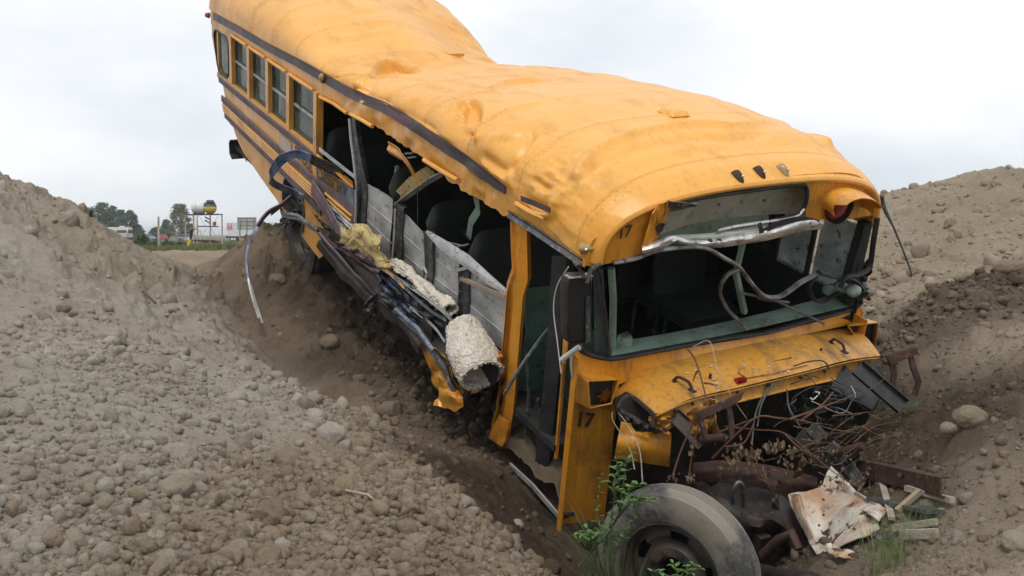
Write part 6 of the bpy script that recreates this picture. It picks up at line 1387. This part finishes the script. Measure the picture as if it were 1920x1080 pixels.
# ================================================================== FAR BACKGROUND
def gpt(px, py_, d): p = at(px, py_, d); p[2] = float(ground_z(p[0], p[1])); return p
road = MB(); rows_ = []
for x in np.linspace(-190, 120, 90):
    rows_.append([(x, y, float(ground_z(x, y))+.05) for y in (216+.02*x, 221+.02*x, 226+.02*x, 240+.02*x)])
ro_ = road.grid(rows_).build('road', simple('asphalt', (.07, .07, .072), (.05, .05, .05), 1, .9), None); tag(ro_, kind='structure')
def box_w(c, size, mat, name, parent, **k):
    return MB().box(c, size).build(name, M[mat], parent, **k)
def bev(o, w_=.1, seg=3):
    bm = bmesh.new(); bm.from_mesh(o.data); bmesh.ops.bevel(bm, geom=list(bm.edges), offset=w_, segments=seg, affect='EDGES'); bm.to_mesh(o.data); bm.free(); return o
# articulated lorry
base = gpt(478, 455, 222); s = 222/FPX
tr = wthing('articulated_lorry', 'white articulated lorry with red lettering parked on the far road', 'lorry', base); X0 = (427-478)*s
def px2(px, py): return (px-478)*s, 0, (455-py)*s+0.0
bev(box_w(((474-478)*s, 0, (432-0)*0+ (455-432.5)*s), ((521-427)*s*.94, 2.5, 26*s), 'white', 'trailer', tr), .06, 1)
cabx = (517-478)*s
cb = MB().sheet([[(cabx-1.6, y, .9), (cabx-1.6, y, 3.4), (cabx-.3, y, 3.3), (cabx+.15, y, 2.2), (cabx+1.3, y, 1.9), (cabx+1.4, y, .7)] for y in (-1.15, 1.15)], .05); cb = MB().add([(x, y, z) for y in (-1.2, 1.2) for x, z in ((cabx-1.6, .8), (cabx-1.6, 3.5), (cabx-.3, 3.45), (cabx+.15, 2.2), (cabx+1.3, 1.9), (cabx+1.4, .7))], [(0, 1, 2, 3, 4, 5), (11, 10, 9, 8, 7, 6)]+[(i, 6+i, 6+(i+1) % 6, (i+1) % 6) for i in range(6)])
cbo = cb.build('cab', M['white'], tr, smooth=False); box_w((cabx-.35, -1.22, 2.55), (.7, .05, .7), 'carglass', 'cab_window', cbo)
box_w(((468-478)*s, 0, .95), (9.5, 1.2, .5), 'black', 'chassis', tr)
for x in ((438-478)*s, (442.5-478)*s, (506-478)*s, (500-478)*s, (528-478)*s):
    for y in (-1.1, 1.1):
        t_ = MB().lathe([(-.15, .2), (-.15, .5), (.15, .5), (.15, .2)], (x, y, .5), (0, 1, 0), 24).build('wheel', M['tyredark'], tr); MB().lathe([(-.16*np.sign(-y)*-1 if 0 else (-.17 if y < 0 else .17), .01), (-.16 if y < 0 else .16, .24)], (x, y, .5), (0, 1, 0), 16).build('rim', M['white'], t_)
lt = text_on('Bulk', [(429, 421), (440, 421), (440, 434), (429, 434)], lambda a, b_: np.array([(a-478)*s, -1.27, (455-b_)*s]), 'redmark', parent=tr)
# road sign seen from behind
sb = gpt(463, 455, 135); s = 135/FPX; sg_ = wthing('road_sign', 'large grey road sign seen from behind on wooden posts before the lorry', 'road sign', sb)
box_w((0, .1, (455-420)*s), (36*s, .04, 23*s), 'signback', 'sign_board', sg_)
for k in range(4): box_w((0, .05, (455-(409.5+k*7))*s), (36*s, .06, .06), 'steel', 'sign_rail', sg_)
for px in (450, 463, 476): box_w(((px-463)*s, -.02, (455-434)*s-.2), (.17, .14, 44*s+.4), 'tanwood', 'post', sg_)
# water tank tower
d = 90.; s = d/FPX; tb_ = gpt(386, 474, d); tz = tb_[2]; cz = lambda py: (440-py)*s*1.0-tz+ (0)
cx = lambda px: (px-386)*s
tw = wthing('tank_tower', 'rust-streaked white scaffold tower with ladders carrying two tanks', 'tower', tb_)
for px, y, b_ in ((352.5, -1, 474), (413.5, 1, 470), (398, -1, 468), (367.5, -1, 476), (374.5, -1, 476), (391.5, 1, 470)):
    MB().tube([(cx(px), y*.6, cz(b_)-.3), (cx(px), y*.6, cz(402.5))], .055, 8).build('tower_leg', M['rustwhite'], tw)
for (a, b_, y) in (((352, 403), (414, 402), -.6), ((352, 403), (414, 402), .6), ((376, 424.5), (414, 425), -.6), ((366, 450), (408, 451), -.6), ((352, 450), (392, 451), .6), ((375, 453.5), (408, 454), .6)):
    MB().beam((cx(a[0]), y, cz(a[1])), (cx(b_[0]), y, cz(b_[1])), .09, .09).build('platform_beam', M['rust'], tw)
box_w((cx(386), 0, cz(402)), (cx(414)-cx(353), 1.3, .04), 'rust', 'platform', tw); box_w((cx(386), 0, cz(451.5)), (cx(408)-cx(366), 1.3, .04), 'rust', 'platform', tw)
for (a, b_) in (((354, 435), (364, 427)), ((378, 405), (390, 424)), ((388, 406), (399, 424)), ((413, 405), (402, 424)), ((376, 466), (388, 454)), ((354, 438), (364, 448)), ((376, 430), (390, 450)), ((390, 430), (377, 450)), ((400, 428), (412, 450)), ((354, 466), (362, 458))):
    MB().tube([(cx(a[0]), -.55, cz(a[1])), (cx(b_[0]), -.55, cz(b_[1]))], .022, 5).build('brace', M['rustwhite'], tw)
for x0, x1, t0, b0 in ((369.5, 376, 405, 450), (376.5, 381, 432, 450)):
    ld = MB().tube([(cx(x0), -.7, cz(b0)), (cx(x0), -.7, cz(t0))], .03, 6).build('ladder', M['rustwhite'], tw); MB().tube([(cx(x1), -.7, cz(b0)), (cx(x1), -.7, cz(t0))], .03, 6).build('ladder_rail', M['rustwhite'], ld)
    for py in np.arange(t0+3, b0, 4): MB().tube([(cx(x0), -.7, cz(py)), (cx(x1), -.7, cz(py))], .018, 5).build('rung', M['rustwhite'], ld)
for px in (393, 398, 403, 407, 410): MB().tube([(cx(px), .3, cz(451)), (cx(px), .3, cz(438))], .015, 5).build('railing_post', M['rustwhite'], tw)
for (a, b_) in (((387, 407), (398, 412.5)), ((387, 413.5), (398, 419))): MB().beam((cx(a[0]), -.3, cz(a[1])), (cx(b_[0]), -.3, cz(b_[1])), .12, .10).build('slanted_plank', M['rust'], tw)
MB().lathe([(-.02, .01), (-.02, .10), (.30, .16), (.30, .01)], (cx(405.5), -.4, cz(423)), (0, 0, 1), 16, ref=(1, 0, 0)).build('red_hopper', M['red'], tw)
MB().lathe([(-.02, .01), (0, .5), (.18, .18), (.22, .02)], (cx(357), -.2, cz(449)), (0, 0, 1), 20, ref=(1, 0, 0)).build('grey_cover', M['signback'], tw)
def off_(p): return tuple(np.array(tb_)+np.array(p))
tk = wthing('white_tank', 'rounded white water tank lying on the scaffold tower', 'tank', off_((cx(374), 0, cz(402)))); R_ = 12.2*s
pr = [(-.62, .01), (-.60, R_*.35), (-.52, R_*.7), (-.36, R_*.93), (-.2, R_), (.3, R_*.98), (.45, R_*.9), (.55, R_*.5), (.57, .01)]
MB().lathe(pr, (0, 0, R_), (1, .15, 0), 32).build('tank_shell', M['white'], tk); MB().lathe([(-.22, R_*1.0), (-.22, R_*1.02), (-.18, R_*1.02), (-.18, R_)], (0, 0, R_), (1, .15, 0), 32).build('seam_band', M['signback'], tk)
for x in (-.3, .3): box_w((x, 0, .03), (.15, .8, .14), 'rust', 'tank_saddle', tk)
tk = wthing('yellow_tank', 'round yellow tank with black top band and dark flat cap, beside the white tank', 'tank', off_((cx(396), -.1, cz(402)))); R_ = 12*s
MB().lathe([(-R_*math.cos(a), R_*math.sin(a)) for a in np.linspace(.02, 1.95, 22)], (0, 0, R_), (0, 0, 1), 36, ref=(1, 0, 0)).build('tank_shell', M['tankyellow'], tk)
MB().lathe([(-R_*1.01*math.cos(a), R_*1.01*math.sin(a)) for a in np.linspace(1.75, 3.1, 14)], (0, 0, R_), (0, 0, 1), 36, ref=(1, 0, 0)).build('dark_band', M['tanktop'], tk)
MB().lathe([(R_*.78, .01), (R_*.78, R_*.92), (R_*.83, R_*.92), (R_*.84, R_*.62), (R_*1.2, R_*.57), (R_*1.22, .01)], (0, 0, R_), (0, 0, 1), 28, ref=(1, 0, 0)).build('flat_cap', M['tanktop'], tk)
box_w((0, 0, .02), (.5, .6, .08), 'rust', 'tank_saddle', tk)
# poles, marker, machine arm
p = gpt(297.5, 468, 55); top(MB().tube([p+np.array([0, 0, -.3]), p+np.array([.02, 0, 1.62])], [.06, .05], 10), 'wooden_pole', 'rustwhite', 'weathered reddish wooden pole standing in the grass', 'pole'); 
p = at(170.5, 404, 12.5); z0 = float(ground_z(p[0], p[1])); top(MB().tube([(p[0], p[1], z0-.1), (p[0], p[1], p[2]+.055)], .018, 10), 'rusty_stake', 'rust', 'short rusty stake on the crest of the left heap', 'stake')
p = gpt(355, 476, 40); dg = wthing('yellow_digger_arm', 'black and yellow machine arm upright at the foot of the tower', 'machine', p)
MB().tube([(0, 0, -.3), (-.02, 0, .25), (.05, 0, .45)], [.06, .07, .05], 8).build('arm_base', M['tankyellow'], dg); MB().tube([(.05, 0, .42), (.10, 0, .75), (.16, 0, .80)], [.05, .06, .04], 8).build('arm_boom', M['black'], dg)
# vehicles on the road
def car(px, py, d, L_, mat, label, ang=0., sc_c=1.):
    b_ = gpt(px, py, d); b_[2] += .05; c = wthing('car', label, 'car', b_); c.rotation_euler = (0, 0, ang); hL = L_/2; g_ = []
    prof = [(-hL, .35), (-hL, .75), (-hL*.72, .9), (-hL*.45, 1.38), (hL*.2, 1.42), (hL*.5, .95), (hL*.95, .8), (hL, .4)]
    V_ = [(x, y, z) for y in (-.85, .85) for x, z in prof]; n = len(prof)
    bev(MB().add(V_, [tuple(range(n)), tuple(range(2*n-1, n-1, -1))]+[(i, n+i, n+(i+1) % n, (i+1) % n) for i in range(n)]).build('body', M[mat], c, smooth=False), .05, 2)
    for y in (-.875, .875): box_w((-hL*.1, y, 1.12), (hL*.95, .02, .32), 'carglass', 'side_window', c)
    MB().plate([(hL*.24, -.7, 1.38), (hL*.24, .7, 1.38), (hL*.5, .7, 1.0), (hL*.5, -.7, 1.0)], .02, (1, 0, 1)).build('windshield', M['carglass'], c).location = (.06, 0, .03)
    for x in (-hL*.62, hL*.62):
        for y in (-.8, .8): MB().lathe([(-.1, .15), (-.1, .32), (.1, .32), (.1, .15)], (x, y, .32), (0, 1, 0), 20).build('wheel', M['tyredark'], c)
    return c
car(304, 449.5, 226, 4.2, 'red', 'red car on the far road just right of the wooden pole', -1.1); car(276, 449.3, 224, 4.2, 'greycar', 'dark silver car on the far road left of the wooden pole', -.7)
car(352, 449.5, 221, 4.2, 'greycar', 'silver car half hidden behind the scaffold tower', -.3)
rb_ = gpt(232, 448, 225); rb_[2] += .05; s = 225/FPX; rv_ = wthing('motorhome', 'cream motorhome on the far road above the left dirt crest', 'motorhome', rb_); rv_.rotation_euler = (0, 0, -.15)
bev(box_w((-1.6, 0, 1.75), (6.2, 2.3, 2.2), 'cream', 'body', rv_), .15, 2); box_w((0.2, -1.16, 1.95), (2.3, .04, .6), 'carglass', 'window', rv_); box_w((1.52, 0, 1.95), (.04, 2.0, .7), 'carglass', 'windshield', rv_)
box_w((-1.6, -1.17, 1.3), (6.0, .03, .25), 'rustwhite', 'side_band', rv_); bev(box_w((-.3, 0, 2.98), (.9, .8, .28), 'white', 'roof_unit', rv_), .05, 1)
for x in (-3.3, .6):
    for y in (-1.05, 1.05): MB().lathe([(-.12, .15), (-.12, .38), (.12, .38), (.12, .15)], (x, y, .38), (0, 1, 0), 18).build('wheel', M['tyredark'], rv_)
# trees
TL = [simple('hazy_dark_foliage', (.045, .085, .038), (.08, .13, .055), .35, .8), simple('hazy_olive_foliage', (.12, .135, .055), (.17, .17, .075), .35, .8), simple('hazy_blue_foliage', (.07, .115, .065), (.10, .15, .085), .35, .8)]
BK = simple('bark', (.10, .08, .06), None, 3, .9)
def tree(px, top_py, w_px, d, label, mt, seed, base_py=449, cone=.5, n=2600, name='tree'):
    b_ = gpt(px, base_py, d); H = (440-top_py)/FPX*d-b_[2]; Wd = w_px/FPX*d/2; rr = np.random.default_rng(seed); t = wthing(name, label, 'tree', b_, 'trees beyond the far road')
    tk_ = MB().tube([(0, 0, -.3), (.1, 0, H*.3), (0, .1, H*.62), (0, 0, H*.93)], [.28, .22, .12, .03], 8)
    for k in range(9): a = k*2.4; z = H*(.2+.07*k); tk_.tube([(0, 0, z), (math.cos(a)*Wd*.5, math.sin(a)*Wd*.5, z+H*.08), (math.cos(a)*Wd*.8, math.sin(a)*Wd*.8, z+H*.13)], [.09, .06, .02], 5)
    tk_.build('trunk', BK, t)
    # clumps round upright limbs, ragged spires at the top
    nc = 46; cz_ = rr.uniform(.12, .96, nc)**.9; rad = Wd*np.clip(np.sqrt(np.clip(1-cz_**(1/cone), 0, 1))*1.05, .06, 1)*rr.uniform(.35, 1, nc); an = rr.uniform(0, 6.28, nc)
    C_ = np.stack([rad*np.cos(an), rad*np.sin(an), cz_*H], 1); V_ = []; cnt = n
    pick = rr.integers(0, nc, cnt); off = rr.normal(0, 1, (cnt, 3))*np.array([.13*Wd+.12, .13*Wd+.12, H*.055])*(1.15-.5*cz_[pick])[:, None]
    c = C_[pick]+off; c[:, 2] = np.clip(c[:, 2], .3, H); sz = rr.uniform(.13, .3, cnt)*(d/230)
    u = rr.normal(0, 1, (cnt, 3)); u /= np.linalg.norm(u, axis=1, keepdims=True); w__ = np.cross(u, rr.normal(0, 1, (cnt, 3))); w__ /= np.linalg.norm(w__, axis=1, keepdims=True)
    Q = np.stack([c-u*sz[:, None], c+w__*sz[:, None]*.6, c+u*sz[:, None], c-w__*sz[:, None]*.6], 1).reshape(-1, 3)
    o = fast_mesh('crown', Q, np.arange(4*cnt).reshape(-1, 4), mt, None, False); o.parent = t
    return t
for a in [(192, 380, 44, 232, 'dark broad tree, tallest in the left clump above the crest', TL[0], 1), (168, 388, 30, 236, 'dark tree at the far left of the clump, low behind the crest', TL[0], 2), (213, 386, 34, 238, 'dark tree between the tallest one and the narrow spire', TL[0], 3),
          (228, 394, 18, 234, 'narrow spire-like tree above the motorhome', TL[2], 4, 449, .4), (246, 395, 28, 236, 'dark tree right of the narrow spire', TL[0], 5), (260, 422, 22, 240, 'small greyish tree at the right end of the left clump', TL[2], 6, 449, .5, 900),
          (292, 426, 24, 240, 'small dark tree left of the wooden pole', TL[2], 7, 449, .5, 900), (312, 412, 22, 246, 'bluish tree between pole and the big olive tree', TL[2], 8), (338, 383, 44, 236, 'tall olive-green tree beside the scaffold tower', TL[1], 9, 449, .55, 3600), (356, 420, 22, 238, 'low olive tree partly behind the tower legs', TL[1], 10, 449, .6, 900)]:
    tree(*a)
def bush(px, py, w_px, h_px, d, label, mt, seed, n=900):
    b_ = gpt(px, py, d); rr = np.random.default_rng(seed); W_ = w_px/FPX*d/2; H = h_px/FPX*d; c = rr.normal(0, .45, (n, 3)); c = c/np.maximum(1, np.linalg.norm(c, axis=1))[:, None]; c = c*np.array([W_, W_*.7, H*.6])+np.array([0, 0, H*.45]); sz = rr.uniform(.04, .10, n)*d/60
    u = rr.normal(0, 1, (n, 3)); u /= np.linalg.norm(u, axis=1, keepdims=True); w__ = np.cross(u, rr.normal(0, 1, (n, 3))); w__ /= np.linalg.norm(w__, axis=1, keepdims=True)
    Q = np.stack([c-u*sz[:, None], c+w__*sz[:, None]*.5, c+u*sz[:, None], c-w__*sz[:, None]*.5], 1).reshape(-1, 3)
    o = fast_mesh('bush', Q, np.arange(4*n).reshape(-1, 4), mt, None, False); o.location = tuple(b_); return tag(o, label, 'bush')
BL = simple('bush_leaf', (.055, .11, .03), (.085, .14, .045), .8, .7); BD = simple('dark_bush_leaf', (.035, .055, .025), (.06, .08, .035), .8, .7)
bush(266, 472, 30, 22, 60, 'bright green bush in the grass behind the left dirt slope', BL, 1, 1800); bush(315, 468, 22, 11, 62, 'dark low bush right of the wooden pole', BD, 2); bush(287, 474, 24, 12, 58, 'green weeds at the foot of the wooden pole', BL, 3); bush(342, 472, 30, 10, 60, 'dull green bush left of the tower legs', BD, 4); bush(278, 458, 14, 12, 64, 'dark bush topping the bright green one', BD, 5)
# turf cover beyond the pit
rg = np.random.default_rng(4); n = 26000; r = np.exp(rg.uniform(math.log(20), math.log(210), n)); t = np.radians(rg.uniform(-26, -9, n)); x = np.sin(t)*r; y = np.cos(t)*r; z = ground_z(x, y); h_ = rg.uniform(.06, .16, n)*np.minimum(1.8, .4+r/40); a = rg.uniform(0, 6.28, n); wq = .03*r/60
Q = np.stack([np.stack([x-np.cos(a)*wq, y-np.sin(a)*wq, z-.02], 1), np.stack([x+np.cos(a)*wq, y+np.sin(a)*wq, z-.02], 1), np.stack([x+rg.normal(0, .05, n), y+rg.normal(0, .05, n), z+h_], 1)], 1).reshape(-1, 3)
o = fast_mesh('grass', Q, np.arange(3*n).reshape(-1, 3), simple('turf_blade', (.10, .12, .04), (.17, .16, .07), .15, .8), None, False); tag(o, 'rough green grass covering the field before the far road', 'grass', kind='stuff')

# ---- the hazy air over the field (closed box round camera, scene and ground; the sky lies outside it)
hv = bpy.data.materials.new('damp_air'); hv.use_nodes = True; ht = hv.node_tree; ht.nodes.clear()
ho = ht.nodes.new('ShaderNodeOutputMaterial'); pv = ht.nodes.new('ShaderNodeVolumePrincipled'); pv.inputs['Color'].default_value = (.92, .95, .98, 1); pv.inputs['Density'].default_value = .0005
ht.links.new(pv.outputs[0], ho.inputs['Volume'])
zmin = float(GZ.min()); hz_ = MB().box((0, 0, (16+zmin-1)/2), (8400, 8400, 16-(zmin-1))).build('haze', hv, None, smooth=False); tag(hz_, kind='stuff')
hv.cycles.homogeneous_volume = True
